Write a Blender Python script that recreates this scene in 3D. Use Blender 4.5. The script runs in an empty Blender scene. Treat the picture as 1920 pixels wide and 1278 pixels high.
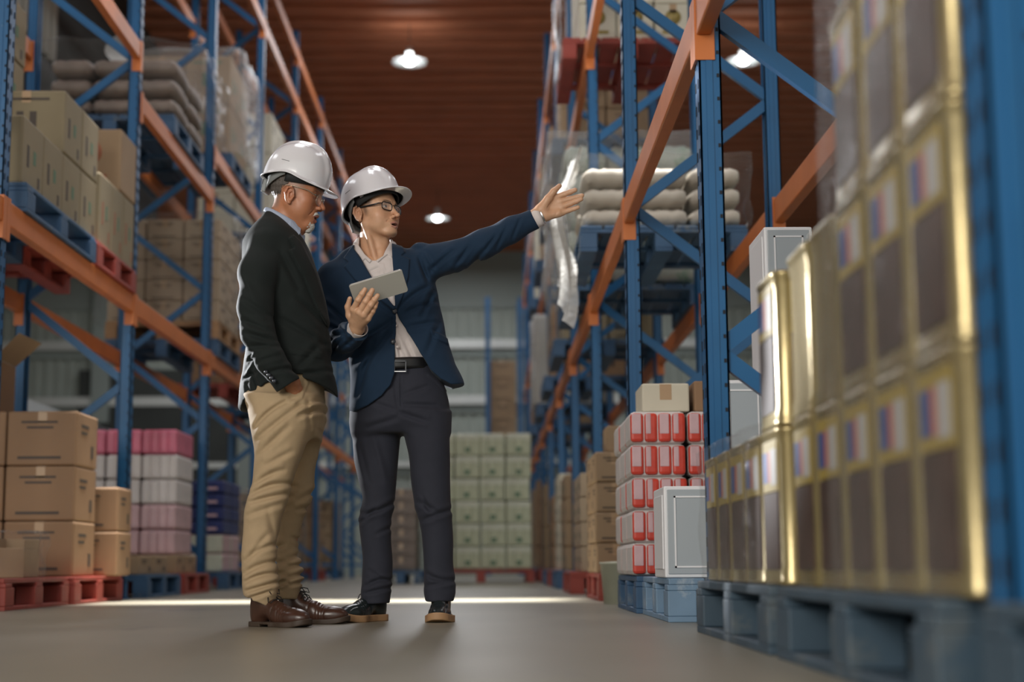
import bpy, bmesh, math, random
import numpy as np
from mathutils import Vector, Matrix
PI = math.pi
S = bpy.context.scene
COL = S.collection
random.seed(7)

# ------------------------------------------------------------------ camera
F_PX, PITCH, YAW, ROLL, CAM_H = 2889.56, .1442, .0127, -.0066, .1995
_fw = Vector((math.sin(YAW) * math.cos(PITCH), math.cos(YAW) * math.cos(PITCH), math.sin(PITCH)))
_r0 = Vector((math.cos(YAW), -math.sin(YAW), 0))
_u0 = _r0.cross(_fw)
_r = _r0 * math.cos(ROLL) + _u0 * math.sin(ROLL)
_u = -_r0 * math.sin(ROLL) + _u0 * math.cos(ROLL)
cam_data = bpy.data.cameras.new('camera')
cam = bpy.data.objects.new('camera', cam_data)
COL.objects.link(cam)
m = Matrix.Identity(4)
for i in range(3):
    m[i][0], m[i][1], m[i][2] = _r[i], _u[i], -_fw[i]
m[2][3] = CAM_H
cam.matrix_world = m
cam_data.sensor_width = 36
cam_data.lens = F_PX * 36 / 1920
cam_data.clip_start, cam_data.clip_end = .05, 200
cam_data.dof.use_dof = True
cam_data.dof.focus_distance = 5.55
cam_data.dof.aperture_fstop = 1.75
S.camera = cam


def at(px, py, Y):
    """the point at distance Y down the aisle that the photograph shows at pixel px, py"""
    d = _fw + _r * ((px - 960) / F_PX) - _u * ((py - 639) / F_PX)
    return Vector((0, 0, CAM_H)) + d * (Y / d.y)


# ------------------------------------------------------------------ view, world, main lights
S.view_settings.view_transform = 'Standard'
S.view_settings.look = 'None'
S.view_settings.exposure = 0.0
S.view_settings.gamma = 1.0
S.view_settings.use_curve_mapping = False
S.cycles.max_bounces = 6
S.cycles.diffuse_bounces = 3
S.cycles.glossy_bounces = 3
S.cycles.transparent_max_bounces = 12
S.cycles.sample_clamp_indirect = 3.0
S.cycles.caustics_reflective = False
S.cycles.caustics_refractive = False
W = bpy.data.worlds.new('daylight')
S.world = W
W.use_nodes = True
W.node_tree.nodes['Background'].inputs[0].default_value = (.95, .95, .90, 1)
W.node_tree.nodes['Background'].inputs[1].default_value = 1.1


def area(name, loc, target, sx, sy, power, color=(1, 1, 1), spread=180):
    d = bpy.data.lights.new(name, 'AREA')
    d.shape = 'RECTANGLE'
    d.size, d.size_y, d.energy, d.color = sx, sy, power, color
    d.spread = math.radians(spread)
    o = bpy.data.objects.new(name, d)
    o.location = loc
    o.rotation_euler = (Vector(target) - Vector(loc)).to_track_quat('-Z', 'Y').to_euler()
    COL.objects.link(o)
    return o


def spot(name, loc, target, power, angle, radius=.1, color=(1, 1, 1), blend=.3):
    d = bpy.data.lights.new(name, 'SPOT')
    d.energy, d.spot_size, d.shadow_soft_size, d.color, d.spot_blend = power, math.radians(angle), radius, color, blend
    o = bpy.data.objects.new(name, d)
    o.location = loc
    o.rotation_euler = (Vector(target) - Vector(loc)).to_track_quat('-Z', 'Y').to_euler()
    COL.objects.link(o)
    return o


# added unseen lamps: soft fill behind the camera, rim spot at back left
area('front_fill_light', (-2.9, -1.6, 2.5), (-.6, 5.6, 1.1), 2.4, 2.2, 245, (1, .95, .87))
spot('rim_spot', (-4.2, 9.0, 1.75), (-.50, 5.5, 1.16), 4200, 15.5, .12, (.95, .97, 1), .3)
area('floor_band_light', (-.6, 9.0, 6.9), (-.6, 9.0, 0), 3.4, .30, 80, (1, .97, .93), 13)  # lamp added to lay the bright band on the floor; no roof opening
for i, y in enumerate((7, 13, 19, 25, 31)):  # overhead fill lamps added below the closed roof to brighten the hall
    area('aisle_fill_light', (-.85, y, 6.9), (-.85, y, 0), 1.2, 3.0, 95, (.95, .97, 1))
    area('side_aisle_fill_light', (3.6, y, 6.9), (3.6, y, 0), 1.2, 3.0, 60, (.95, .97, 1))
    area('side_aisle_fill_light', (-6.5, y, 6.9), (-6.5, y, 0), 1.2, 3.0, 70, (.95, .97, 1))


# ------------------------------------------------------------------ materials
def mat(name, base, rough=.6, metal=0., noise=0., nscale=8., bump=0., bscale=60., bdist=.002, coat=0., wear=None,
        wear_amt=.0, wscale=6., stretch=None, sheen=0., attr=None, spec=.5):
    """procedural paint / fabric / cardboard: base colour with a noise of its own, a bump, and an optional wear colour"""
    M = bpy.data.materials.new(name)
    M.use_nodes = True
    nt = M.node_tree
    b = nt.nodes['Principled BSDF']
    b.inputs['Roughness'].default_value = rough
    b.inputs['Metallic'].default_value = metal
    b.inputs['Coat Weight'].default_value = coat
    b.inputs['Coat Roughness'].default_value = .12
    b.inputs['Specular IOR Level'].default_value = spec
    if sheen:
        b.inputs['Sheen Weight'].default_value = sheen
    tc = nt.nodes.new('ShaderNodeTexCoord')
    vec = tc.outputs['Object']
    if stretch:
        mp = nt.nodes.new('ShaderNodeMapping')
        mp.inputs['Scale'].default_value = stretch
        nt.links.new(vec, mp.inputs[0])
        vec = mp.outputs[0]
    c = (*base, 1)
    if attr:
        a = nt.nodes.new('ShaderNodeAttribute')
        a.attribute_name = attr
        src = a.outputs['Color']
    else:
        rgb = nt.nodes.new('ShaderNodeRGB')
        rgb.outputs[0].default_value = c
        src = rgb.outputs[0]
    if noise:
        n = nt.nodes.new('ShaderNodeTexNoise')
        n.inputs['Scale'].default_value = nscale
        n.inputs['Detail'].default_value = 5
        nt.links.new(vec, n.inputs['Vector'])
        hsv = nt.nodes.new('ShaderNodeHueSaturation')
        mr = nt.nodes.new('ShaderNodeMapRange')
        mr.inputs['From Min'].default_value, mr.inputs['From Max'].default_value = .25, .75
        mr.inputs['To Min'].default_value, mr.inputs['To Max'].default_value = 1 - noise, 1 + noise
        nt.links.new(n.outputs[0], mr.inputs[0])
        nt.links.new(mr.outputs[0], hsv.inputs['Value'])
        nt.links.new(src, hsv.inputs['Color'])
        src = hsv.outputs[0]
    if wear:
        n2 = nt.nodes.new('ShaderNodeTexNoise')
        n2.inputs['Scale'].default_value = wscale
        n2.inputs['Detail'].default_value = 8
        n2.inputs['Roughness'].default_value = .7
        nt.links.new(vec, n2.inputs['Vector'])
        cr = nt.nodes.new('ShaderNodeMapRange')
        cr.inputs['From Min'].default_value, cr.inputs['From Max'].default_value = .62 - wear_amt, .72 - wear_amt
        nt.links.new(n2.outputs[0], cr.inputs[0])
        mx = nt.nodes.new('ShaderNodeMix')
        mx.data_type = 'RGBA'
        nt.links.new(cr.outputs[0], mx.inputs[0])
        nt.links.new(src, mx.inputs[6])
        mx.inputs[7].default_value = (*wear, 1)
        src = mx.outputs[2]
    nt.links.new(src, b.inputs['Base Color'])
    if bump:
        n3 = nt.nodes.new('ShaderNodeTexNoise')
        n3.inputs['Scale'].default_value = bscale
        n3.inputs['Detail'].default_value = 3
        nt.links.new(vec, n3.inputs['Vector'])
        bp = nt.nodes.new('ShaderNodeBump')
        bp.inputs['Strength'].default_value = bump
        bp.inputs['Distance'].default_value = bdist
        nt.links.new(n3.outputs[0], bp.inputs['Height'])
        nt.links.new(bp.outputs[0], b.inputs['Normal'])
    return M


def emit(name, col, s):
    M = bpy.data.materials.new(name)
    M.use_nodes = True
    b = M.node_tree.nodes['Principled BSDF']
    b.inputs['Emission Color'].default_value = (*col, 1)
    b.inputs['Emission Strength'].default_value = s
    return M


def film_mat(name, alpha=.16, rough=.12, tint=(.9, .92, .92), gain=.45):
    M = bpy.data.materials.new(name)
    M.use_nodes = True
    nt = M.node_tree
    b = nt.nodes['Principled BSDF']
    b.inputs['Base Color'].default_value = (*tint, 1)
    b.inputs['Roughness'].default_value = rough
    tr = nt.nodes.new('ShaderNodeBsdfTransparent')
    mx = nt.nodes.new('ShaderNodeMixShader')
    fr = nt.nodes.new('ShaderNodeLayerWeight')
    fr.inputs['Blend'].default_value = .25
    mr = nt.nodes.new('ShaderNodeMapRange')
    mr.inputs['To Min'].default_value, mr.inputs['To Max'].default_value = alpha, min(1, alpha + gain)
    nt.links.new(fr.outputs['Facing'], mr.inputs[0])
    nt.links.new(mr.outputs[0], mx.inputs[0])
    nt.links.new(tr.outputs[0], mx.inputs[1])
    nt.links.new(b.outputs[0], mx.inputs[2])
    nt.links.new(mx.outputs[0], nt.nodes['Material Output'].inputs[0])
    tc = nt.nodes.new('ShaderNodeTexCoord')
    n = nt.nodes.new('ShaderNodeTexNoise')
    n.inputs['Scale'].default_value = 14
    n.inputs['Detail'].default_value = 4
    n.inputs['Distortion'].default_value = 1.5
    nt.links.new(tc.outputs['Object'], n.inputs[0])
    bp = nt.nodes.new('ShaderNodeBump')
    bp.inputs['Strength'].default_value = .9
    bp.inputs['Distance'].default_value = .02
    nt.links.new(n.outputs[0], bp.inputs['Height'])
    nt.links.new(bp.outputs[0], b.inputs['Normal'])
    return M


M = dict(
    floor=mat('polished_concrete', (.22, .203, .155), .36, noise=.16, nscale=1.6, bump=.10, bscale=22, wear=(.12, .11, .10), wear_amt=.02, wscale=1.1, stretch=(1, .45, 1)),
    roof=mat('orange_brown_roof_sheet', (.44, .15, .07), .65, noise=.15, nscale=1.5),
    clad=mat('grey_green_cladding', (.36, .40, .36), .55, noise=.06, nscale=2),
    clad_plain=mat('grey_green_plain_sheet', (.27, .31, .29), .6),
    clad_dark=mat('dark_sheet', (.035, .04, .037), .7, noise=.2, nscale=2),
    clad_white=mat('translucent_white_sheet', (.50, .50, .44), .6),
    steel=mat('galvanised_steel', (.60, .62, .60), .4, metal=.3),
    blue=mat('blue_rack_paint', (.006, .098, .25), .42, noise=.1, nscale=5, wear=(.16, .22, .30), wear_amt=-.06, wscale=9),
    orange=mat('orange_rack_paint', (.58, .17, .04), .45, noise=.1, nscale=5, wear=(.30, .14, .07), wear_amt=-.05, wscale=9),
    hole=mat('dark_slot', (.012, .014, .02), .8),
    pal_blue=mat('blue_pallet_paint', (.035, .095, .19), .55, noise=.2, nscale=6, wear=(.17, .20, .22), wear_amt=.03, wscale=5, bump=.3, bscale=25),
    pal_navy=mat('grey_blue_pallet_paint', (.04, .07, .10), .55, noise=.2, nscale=6, wear=(.10, .12, .13), wear_amt=.05, wscale=5, bump=.3, bscale=25),
    pal_pale=mat('pale_blue_pallet_paint', (.16, .26, .38), .55, noise=.15, nscale=6, wear=(.40, .46, .52), wear_amt=.08, wscale=4, bump=.3, bscale=25),
    pal_red=mat('red_pallet_paint', (.30, .05, .035), .55, noise=.2, nscale=6, wear=(.42, .22, .16), wear_amt=.0, wscale=5, bump=.3, bscale=25),
    pal_wood=mat('bare_pallet_wood', (.38, .22, .11), .7, noise=.2, nscale=5, stretch=(1, 1, 6)),
    card=mat('brown_cardboard', (.29, .175, .095), .75, noise=.07, nscale=4, bump=.1, bscale=30),
    card_tan=mat('tan_cardboard', (.34, .235, .14), .75, noise=.07, nscale=4, bump=.1, bscale=30),
    card_khaki=mat('khaki_cardboard', (.25, .205, .125), .75, noise=.07, nscale=4, bump=.1, bscale=30),
    card_dim=mat('grey_brown_wrap', (.22, .175, .145), .6, noise=.25, nscale=5),
    card_pale=mat('pale_cardboard', (.40, .31, .215), .75, noise=.08, nscale=4, bump=.1, bscale=30),
    card_cream=mat('cream_cardboard', (.62, .58, .46), .7, noise=.08, nscale=4),
    ink=mat('dark_print', (.07, .055, .045), .7),
    ink_red=mat('brown_red_print', (.30, .10, .05), .7),
    ink_green=mat('green_print', (.10, .19, .12), .7),
    tape=mat('packing_tape', (.45, .30, .17), .3),
    white=mat('white_wrapper', (.66, .62, .60), .5, noise=.08, nscale=9, bump=.4, bscale=14, bdist=.01),
    pink=mat('pink_wrapper', (.62, .16, .24), .4, noise=.2, nscale=9, bump=.4, bscale=14, bdist=.01),
    palepink=mat('pale_pink_wrapper', (.62, .42, .44), .45, noise=.15, nscale=9, bump=.4, bscale=14, bdist=.01),
    red=mat('red_wrapper', (.62, .06, .035), .35, noise=.2, nscale=14, bump=.4, bscale=14, bdist=.01),
    navy=mat('navy_wrapper', (.03, .045, .17), .4, noise=.2, nscale=9, bump=.4, bscale=14, bdist=.01),
    lime=mat('pale_green_wrapper', (.50, .53, .37), .5, noise=.12, nscale=9, bump=.4, bscale=14, bdist=.01),
    limewhite=mat('white_green_wrapper', (.60, .62, .50), .5, noise=.08, nscale=9, bump=.4, bscale=14, bdist=.01),
    gold=mat('gold_tin_plate', (.34, .27, .13), .24, metal=.6, noise=.12, nscale=5, bump=.35, bscale=8, bdist=.006),
    gold_seam=mat('gold_tin_seam', (.50, .40, .20), .22, metal=.7),
    lbl_yellow=mat('yellow_label', (.30, .22, .05), .4),
    lbl_blue=mat('blue_label', (.03, .07, .22), .4),
    lbl_red=mat('red_label', (.40, .12, .07), .4),
    lbl_white=mat('white_label', (.38, .37, .36), .4),
    lbl_dark=mat('dark_maroon_picture', (.055, .032, .025), .35, noise=.45, nscale=14),
    film=film_mat('stretch_film', .03, .10, (.35, .36, .36), .22),
    film_dense=film_mat('cloudy_stretch_film', .16, .15, (.6, .6, .6), .3),
    film_white=film_mat('white_loose_film', .62, .3, (.55, .55, .53)),
    cabwhite=mat('white_cabinet_panel', (.80, .80, .82), .4),
    cabgrey=mat('grey_cabinet_panel', (.38, .42, .45), .45),
    sack=mat('pale_sack_weave', (.58, .53, .45), .7, noise=.08, nscale=5, bump=.4, bscale=18, bdist=.01),
    sackgreen=mat('green_white_sack', (.42, .46, .40), .6, noise=.3, nscale=3, wear=(.10, .30, .16), wear_amt=.07, wscale=3),
    lampshade=mat('white_enamel', (.75, .78, .76), .35),
    bulb=emit('lit_lamp', (.93, .97, 1), 20),
    black=mat('black_plastic', (.012, .012, .013), .45),
)


# ------------------------------------------------------------------ mesh helpers
class MB:
    """collects boxes, bars, tubes and lathes; build() links them as one mesh object"""
    def __init__(s):
        s.v, s.f, s.mi, s.mats, s.sm = [], [], [], [], []

    def _m(s, m):
        if m not in s.mats:
            s.mats.append(m)
        return s.mats.index(m)

    def add(s, vs, fs, m, smooth=False):
        n = len(s.v)
        s.v += [tuple(v) for v in vs]
        s.f += [tuple(i + n for i in f) for f in fs]
        k = s._m(m)
        s.mi += [k] * len(fs)
        s.sm += [smooth] * len(fs)
        return s

    def box(s, x0, y0, z0, x1, y1, z1, m, bev=0.):
        if bev <= 0:
            vs = [(x, y, z) for x in (x0, x1) for y in (y0, y1) for z in (z0, z1)]
            fs = [(0, 1, 3, 2), (4, 6, 7, 5), (0, 4, 5, 1), (2, 3, 7, 6), (0, 2, 6, 4), (1, 5, 7, 3)]
            return s.add(vs, fs, m)
        b = min(bev, (x1 - x0) / 2.01, (y1 - y0) / 2.01, (z1 - z0) / 2.01)
        bm = bmesh.new()
        bmesh.ops.create_cube(bm, size=1)
        for v in bm.verts:
            v.co = Vector(((x0 + x1) / 2 + v.co.x * (x1 - x0), (y0 + y1) / 2 + v.co.y * (y1 - y0), (z0 + z1) / 2 + v.co.z * (z1 - z0)))
        bmesh.ops.bevel(bm, geom=bm.edges[:], offset=b, segments=2, profile=.5, affect='EDGES')
        bm.verts.index_update()
        s.add([v.co.copy() for v in bm.verts], [[v.index for v in f.verts] for f in bm.faces], m)
        bm.free()
        return s

    def bar(s, a, b, w, t, m, up=(0, 0, 1)):
        a, b = Vector(a), Vector(b)
        d = (b - a).normalized()
        x = d.cross(Vector(up))
        if x.length < 1e-4:
            x = Vector((1, 0, 0))
        x.normalize()
        y = x.cross(d)
        vs = []
        for p in (a, b):
            for i, j in ((-1, -1), (1, -1), (1, 1), (-1, 1)):
                vs.append(p + x * (i * w / 2) + y * (j * t / 2))
        return s.add(vs, [(3, 2, 1, 0), (4, 5, 6, 7), (0, 1, 5, 4), (1, 2, 6, 5), (2, 3, 7, 6), (3, 0, 4, 7)], m)

    def tube(s, pts, rad, m, n=10, closed=False):
        pts = [Vector(p) for p in pts]
        rads = rad if isinstance(rad, (list, tuple)) else [rad] * len(pts)
        vs, fs = [], []
        prev = None
        N = len(pts)
        for i, p in enumerate(pts):
            if closed:
                d = pts[(i + 1) % N] - pts[i - 1]
            else:
                d = pts[min(i + 1, N - 1)] - pts[max(i - 1, 0)]
            d.normalize()
            if prev is None:
                x = d.orthogonal().normalized()
            else:
                x = (prev - d * prev.dot(d)).normalized()
            prev = x
            y = d.cross(x)
            for k in range(n):
                a = 2 * PI * k / n
                vs.append(p + (x * math.cos(a) + y * math.sin(a)) * rads[i])
        for i in range(N if closed else N - 1):
            j = (i + 1) % N
            for k in range(n):
                fs.append((i * n + k, i * n + (k + 1) % n, j * n + (k + 1) % n, j * n + k))
        if not closed:
            fs += [tuple(reversed(range(n))), tuple((N - 1) * n + k for k in range(n))]
        return s.add(vs, fs, m, True)

    def lathe(s, prof, c, m, n=24, ax='z'):
        vs, fs = [], []
        for r, z in prof:
            for k in range(n):
                a = 2 * PI * k / n
                p = (r * math.cos(a), r * math.sin(a), z)
                if ax == 'y':
                    p = (p[0], p[2], p[1])
                if ax == 'x':
                    p = (p[2], p[0], p[1])
                vs.append((c[0] + p[0], c[1] + p[1], c[2] + p[2]))
        for i in range(len(prof) - 1):
            for k in range(n):
                fs.append((i * n + k, i * n + (k + 1) % n, (i + 1) * n + (k + 1) % n, (i + 1) * n + k))
        return s.add(vs, fs, m, True)

    def mesh(s, name):
        me = bpy.data.meshes.new(name)
        me.from_pydata(s.v, [], s.f)
        for k in s.mats:
            me.materials.append(M[k] if isinstance(k, str) else k)
        me.polygons.foreach_set('material_index', s.mi)
        me.polygons.foreach_set('use_smooth', s.sm)
        me.update()
        return me

    def build(s, name, parent=None, loc=None):
        o = bpy.data.objects.new(name, s.mesh(name))
        COL.objects.link(o)
        if parent:
            o.parent = parent
        if loc:
            o.location = loc
        return o


def tag(o, label=None, cat=None, group=None, kind=None):
    if label:
        o['label'] = label
    if cat:
        o['category'] = cat
    if group:
        o['group'] = group
    if kind:
        o['kind'] = kind
    return o


def thing(name, label, cat, loc=(0, 0, 0), rz=0, group=None):
    o = bpy.data.objects.new(name, None)
    o.empty_display_size = .1
    COL.objects.link(o)
    o.location = loc
    o.rotation_euler = (0, 0, rz)
    return tag(o, label, cat, group)


def dup(root, loc, rz=0, label=None, group=None):
    r = root.copy()
    COL.objects.link(r)
    r.location = loc
    r.rotation_euler = (0, 0, rz)
    if label:
        r['label'] = label
    if group:
        r['group'] = group
    for ch in list(root.children):
        c = ch.copy()
        COL.objects.link(c)
        c.parent = r
        for g in ch.children:
            d = g.copy()
            COL.objects.link(d)
            d.parent = c
    return r


def struct(o):
    o['kind'] = 'structure'
    return o


# ------------------------------------------------------------------ the hall
XL, XR, YB, YF, ZR = -14., 7.5, -3.0, 34.7, 7.3
struct(MB().box(XL, YB, -.2, XR, YF + .3, 0, 'floor').build('floor'))


def ribbed(x0, x1, z0, z1, y, m, pitch=.25, d=.05):
    """trapezoid-ribbed cladding facing -Y"""
    b = MB()
    xs, prof = [], []
    x = x0
    while x < x1:
        for dx, dy in ((0, 0), (.55, 0), (.65, -d), (.9, -d)):
            xx = x + dx * pitch
            if xx <= x1:
                prof.append((xx, y + dy))
        x += pitch
    vs = [(px, py, z) for z in (z0, z1) for px, py in prof]
    n = len(prof)
    b.add(vs, [(i, i + 1, n + i + 1, n + i) for i in range(n - 1)], m)
    return b


# far wall: ribbed cladding with a plain band under the roof
w = ribbed(XL, XR, 0, 5.98, YF, 'clad')
w.box(XL, YF + .02, 0, XR, YF + .25, ZR + .15, 'clad_plain')
w.box(XL, YF - .09, 5.98, XR, YF + .05, ZR + .15, 'clad_plain')
struct(w.build('wall_far'))
for i, (z0, z1) in enumerate(((5.05, 5.25), (3.78, 3.98), (2.38, 2.5))):
    struct(MB().box(XL, YF - .22, z0, XR, YF - .06, z1, 'steel').box(XL, YF - .10, z0 - .18, XR, YF - .06, z0, 'clad_plain').build('trim_%d' % (i + 1)))
struct(MB().box(-9.3, YF - .2, 0, -5.6, YF - .07, 4.6, 'clad_dark').build('door_1'))
struct(MB().box(-9.0, YF - .3, 3.4, -8.6, YF - .07, ZR, 'clad_plain').box(-5.7, YF - .3, 0, -5.4, YF - .07, 5.2, 'clad_plain').build('trim_4'))
struct(MB().box(XL - .2, YB, 0, XL, YF, ZR + .15, 'clad').build('wall_left'))
struct(MB().box(XR, YB, 0, XR + .2, YF, ZR + .15, 'clad').build('wall_right'))
# partition hanging between the left rack and the next aisle: dark sheet with a white strip
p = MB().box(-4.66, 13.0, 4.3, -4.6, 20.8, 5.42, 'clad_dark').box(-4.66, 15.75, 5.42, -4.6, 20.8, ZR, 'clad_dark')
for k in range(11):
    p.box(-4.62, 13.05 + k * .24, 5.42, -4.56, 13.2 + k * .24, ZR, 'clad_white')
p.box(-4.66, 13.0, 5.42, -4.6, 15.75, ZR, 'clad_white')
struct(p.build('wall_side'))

# roof: profiled sheet, ribs across the aisle
b = MB()
prof = []
y = YB
while y < YF:
    for dy, dz in ((0, 0), (.25, 0), (.31, .17), (.42, .17)):
        prof.append((y + dy, ZR + dz))
    y += .47
n = len(prof)
b.add([(x, py, pz) for x in (XL, XR) for py, pz in prof], [(i, n + i, n + i + 1, i + 1) for i in range(n - 1)], 'roof')
b.box(XL - .3, YB, ZR + .19, XR + .3, YF + .3, ZR + .3, 'clad_dark')
struct(b.build('ceiling'))

# hanging lamps
lp = thing('ceiling_lamp', 'round white hanging lamp over the aisle, high above the left man', 'lamp', (-1.08, 19.6, 6.77))
MB().lathe([(.012, .20), (.045, .19), (.05, .06), (.225, .0), (.232, -.012), (.222, -.006), (.06, .045), (0.0, .05)], (0, 0, 0), 'lampshade', 32).build('lamp_shade', lp)
MB().lathe([(0, .05), (.04, .045), (.07, .02), (.075, 0), (.06, -.03), (.03, -.042), (0, -.044)], (0, 0, 0), 'bulb', 20).build('bulb', lp)
MB().tube([(0, 0, .28), (0, 0, .55)], .006, 'black').build('lamp_rod', lp)
dup(lp, (-1.02, 28.2, 6.62), 0, 'round white hanging lamp in the distance, beside the right man\'s face')
dup(lp, (3.33, 19.6, 6.77), 0, 'round white hanging lamp seen through the right rack, upper right')

# ------------------------------------------------------------------ pallet racks
RX, RXB, LX, LXB = .65, 1.42, -2.346, -3.10
BAY = 2.7
yr = lambda k: 1.995 + BAY * k
yl = lambda k: 7.283 + BAY * k
H_UP = 6.65


def upright(x, y, s, root, zmax=H_UP, detail=True):
    """C-section post; s = +1 when its slotted face looks to -X"""
    b = MB()
    w, d, t = .095, .07, .006
    x0, x1 = (x, x + d) if s > 0 else (x - d, x)
    xf = x if s > 0 else x - t
    b.box(xf, y - w / 2, 0.006, xf + t, y + w / 2, zmax, 'blue')
    b.box(x0, y - w / 2, .006, x1, y - w / 2 + t, zmax, 'blue')
    b.box(x0, y + w / 2 - t, .006, x1, y + w / 2, zmax, 'blue')
    xr = x1 - t if s > 0 else x0
    b.box(xr, y - w / 2, .006, xr + t, y - w / 2 + .025, zmax, 'blue')
    b.box(xr, y + w / 2 - .025, .006, xr + t, y + w / 2, zmax, 'blue')
    b.box(x0 + .022, y - w / 2 - .004, .006, x0 + .042, y - w / 2, zmax, 'blue')
    b.box(x0 - .015, y - w / 2 - .015, 0, x1 + .015, y + w / 2 + .015, .008, 'blue')
    if detail:
        z = .1
        xs = x - .0015 if s > 0 else x + .0015
        while z < min(zmax, 4.2):
            for dy in (-.025, .025):
                b.box(min(xs, x), y + dy - .006, z, max(xs, x), y + dy + .006, z + .03, 'hole')
            b.box(x0 + .055, y - w / 2 - .0015, z + .03, x0 + .063, y - w / 2, z + .042, 'hole')
            z += .075
    return b.build('upright', root)


def frame(root, xa, xb, y, s, zmax=H_UP, z0=.30, step=.542, detail=True, first=0):
    a = upright(xa, y, s, root, zmax, detail)
    upright(xb, y, -s, root, zmax, False)
    lo, hi = (xa + .035 * s, xb - .035 * s)
    z, k = z0, first
    MB().bar((lo, y - .02, .22), (hi, y - .02, .22), .03, .045, 'blue').build('brace', a)
    while z < zmax - step:
        p, q = ((lo, y - .02, z), (hi, y - .02, z + step)) if k % 2 == 0 else ((hi, y - .02, z), (lo, y - .02, z + step))
        MB().bar(p, q, .032, .05, 'blue').build('brace', a)
        z += step
        k += 1


def beam(root, x, s, y0, y1, z, h=.12):
    b = MB()
    xx0, xx1 = (x - .008, x + .042) if s > 0 else (x - .042, x + .008)
    b.box(xx0, y0 + .055, z + .08, xx1, y1 - .055, z + .08 + h, 'orange', .006)
    b.box(xx0 + .012, y0 + .056, z + .08 + h * .42, xx1 - .012, y1 - .056, z + .08 + h * .58, 'orange')
    o = b.build('beam', root)
    for ye, d in ((y0, 1), (y1, -1)):
        c = MB()
        ya, yb = sorted((ye - .047 * d, ye + .06 * d))
        xc = x - .012 if s > 0 else x + .004
        c.box(xc, min(ye + .002 * d, ye + .0485 * d), z, xc + .008, max(ye + .002 * d, ye + .0485 * d), z + .21, 'orange')
        xo = sorted((x - .012 * s, x + .05 * s))
        c.box(xo[0], ye + .049 * d if d > 0 else ye - .055, z, xo[1], ye + .055 if d > 0 else ye - .049, z + .21, 'orange')
        c.build('beam_connector', o)
    return o


rr = thing('pallet_rack', 'blue and orange pallet rack running down the right side of the aisle', 'pallet rack')
for k in range(0, 12):
    frame(rr, RX, RXB, yr(k), 1, detail=k < 4, first=1)
for k in range(0, 11):
    for z in (1.76, 3.51, 5.5):
        beam(rr, RX, 1, yr(k), yr(k + 1), z)
        beam(rr, RXB, -1, yr(k), yr(k + 1), z)
lr = thing('pallet_rack', 'blue and orange pallet rack running down the left side of the aisle', 'pallet rack')
for k in range(0, 10):
    frame(lr, LX, LXB, yl(k), -1, detail=k < 3, first=0)
L2 = {0: 3.47, 1: 3.135, 2: 3.52}
for k in range(-1, 9):
    if k == -1:
        for z in (1.76,):
            beam(lr, LX, -1, yl(k), yl(k + 1), z)
        continue
    for z in (1.76, L2.get(k, 3.45), 5.6, 6.2):
        beam(lr, LX, -1, yl(k), yl(k + 1), z)
        beam(lr, LXB, 1, yl(k), yl(k + 1), z)
# ------------------------------------------------------------------ goods: builders
_mc = {}
ORD = ['bottom', 'second', 'third', 'fourth', 'fifth', 'sixth', 'seventh']
NTH = ['first', 'second', 'third', 'fourth', 'fifth', 'sixth']


def carton_mesh(w, d, h, mk, ink='ink', style=0):
    key = ('c', round(w, 3), round(d, 3), round(h, 3), mk, ink, style)
    if key in _mc:
        return _mc[key]
    b = MB()
    b.box(-w / 2, -d / 2, 0, w / 2, d / 2, h, mk, min(.012, h * .06))
    e = .0012
    # tape over the lid and down both ends, seam between the lid flaps
    b.box(-.025, -d / 2 - e, h - .07, .025, -d / 2, h - .004, 'tape').box(-.025, -d / 2 + .01, h, .025, d / 2 - .01, h + e, 'tape')
    for sx in (-1, 1):          # printed marks on the two long sides
        x0, x1 = sorted((sx * w / 2, sx * (w / 2 + e)))
        if style == 0:
            b.box(x0, -d * .30, h * .72, x1, d * .05, h * .78, ink).box(x0, -d * .30, h * .60, x1, -d * .02, h * .65, ink)
            b.box(x0, d * .18, h * .18, x1, d * .30, h * .42, ink)
        elif style == 1:
            b.box(x0, -d * .28, h * .30, x1, -d * .18, h * .62, ink).box(x0, d * .02, h * .40, x1, d * .14, h * .60, 'ink_green')
            b.box(x0, d * .25, h * .1, x1, d * .34, h * .26, ink)
    if style == 0:
        b.box(-w * .30, -d / 2 - e, h * .78, w * .22, -d / 2, h * .82, ink).box(-w * .22, -d / 2 - e, h * .68, w * .16, -d / 2, h * .72, ink)
        b.box(-w * .34, -d / 2 - e, h * .12, w * .28, -d / 2, h * .17, ink)
    elif style == 1:
        b.box(-w * .12, -d / 2 - e, h * .38, -w * .03, -d / 2, h * .66, ink).box(w * .05, -d / 2 - e, h * .38, w * .14, -d / 2, h * .66, ink)
        b.box(-w * .35, -d / 2 - e, h * .84, w * .30, -d / 2, h * .88, ink)
    elif style == 2:
        b.lathe([(0, 0), (w * .22, .0), (w * .22, e)], (0, -d / 2 - e, h * .62), ink, 20, 'y')
        b.box(-w * .3, -d / 2 - e, h * .16, w * .3, -d / 2, h * .26, ink)
    me = b.mesh('carton')
    _mc[key] = me
    return me


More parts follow.
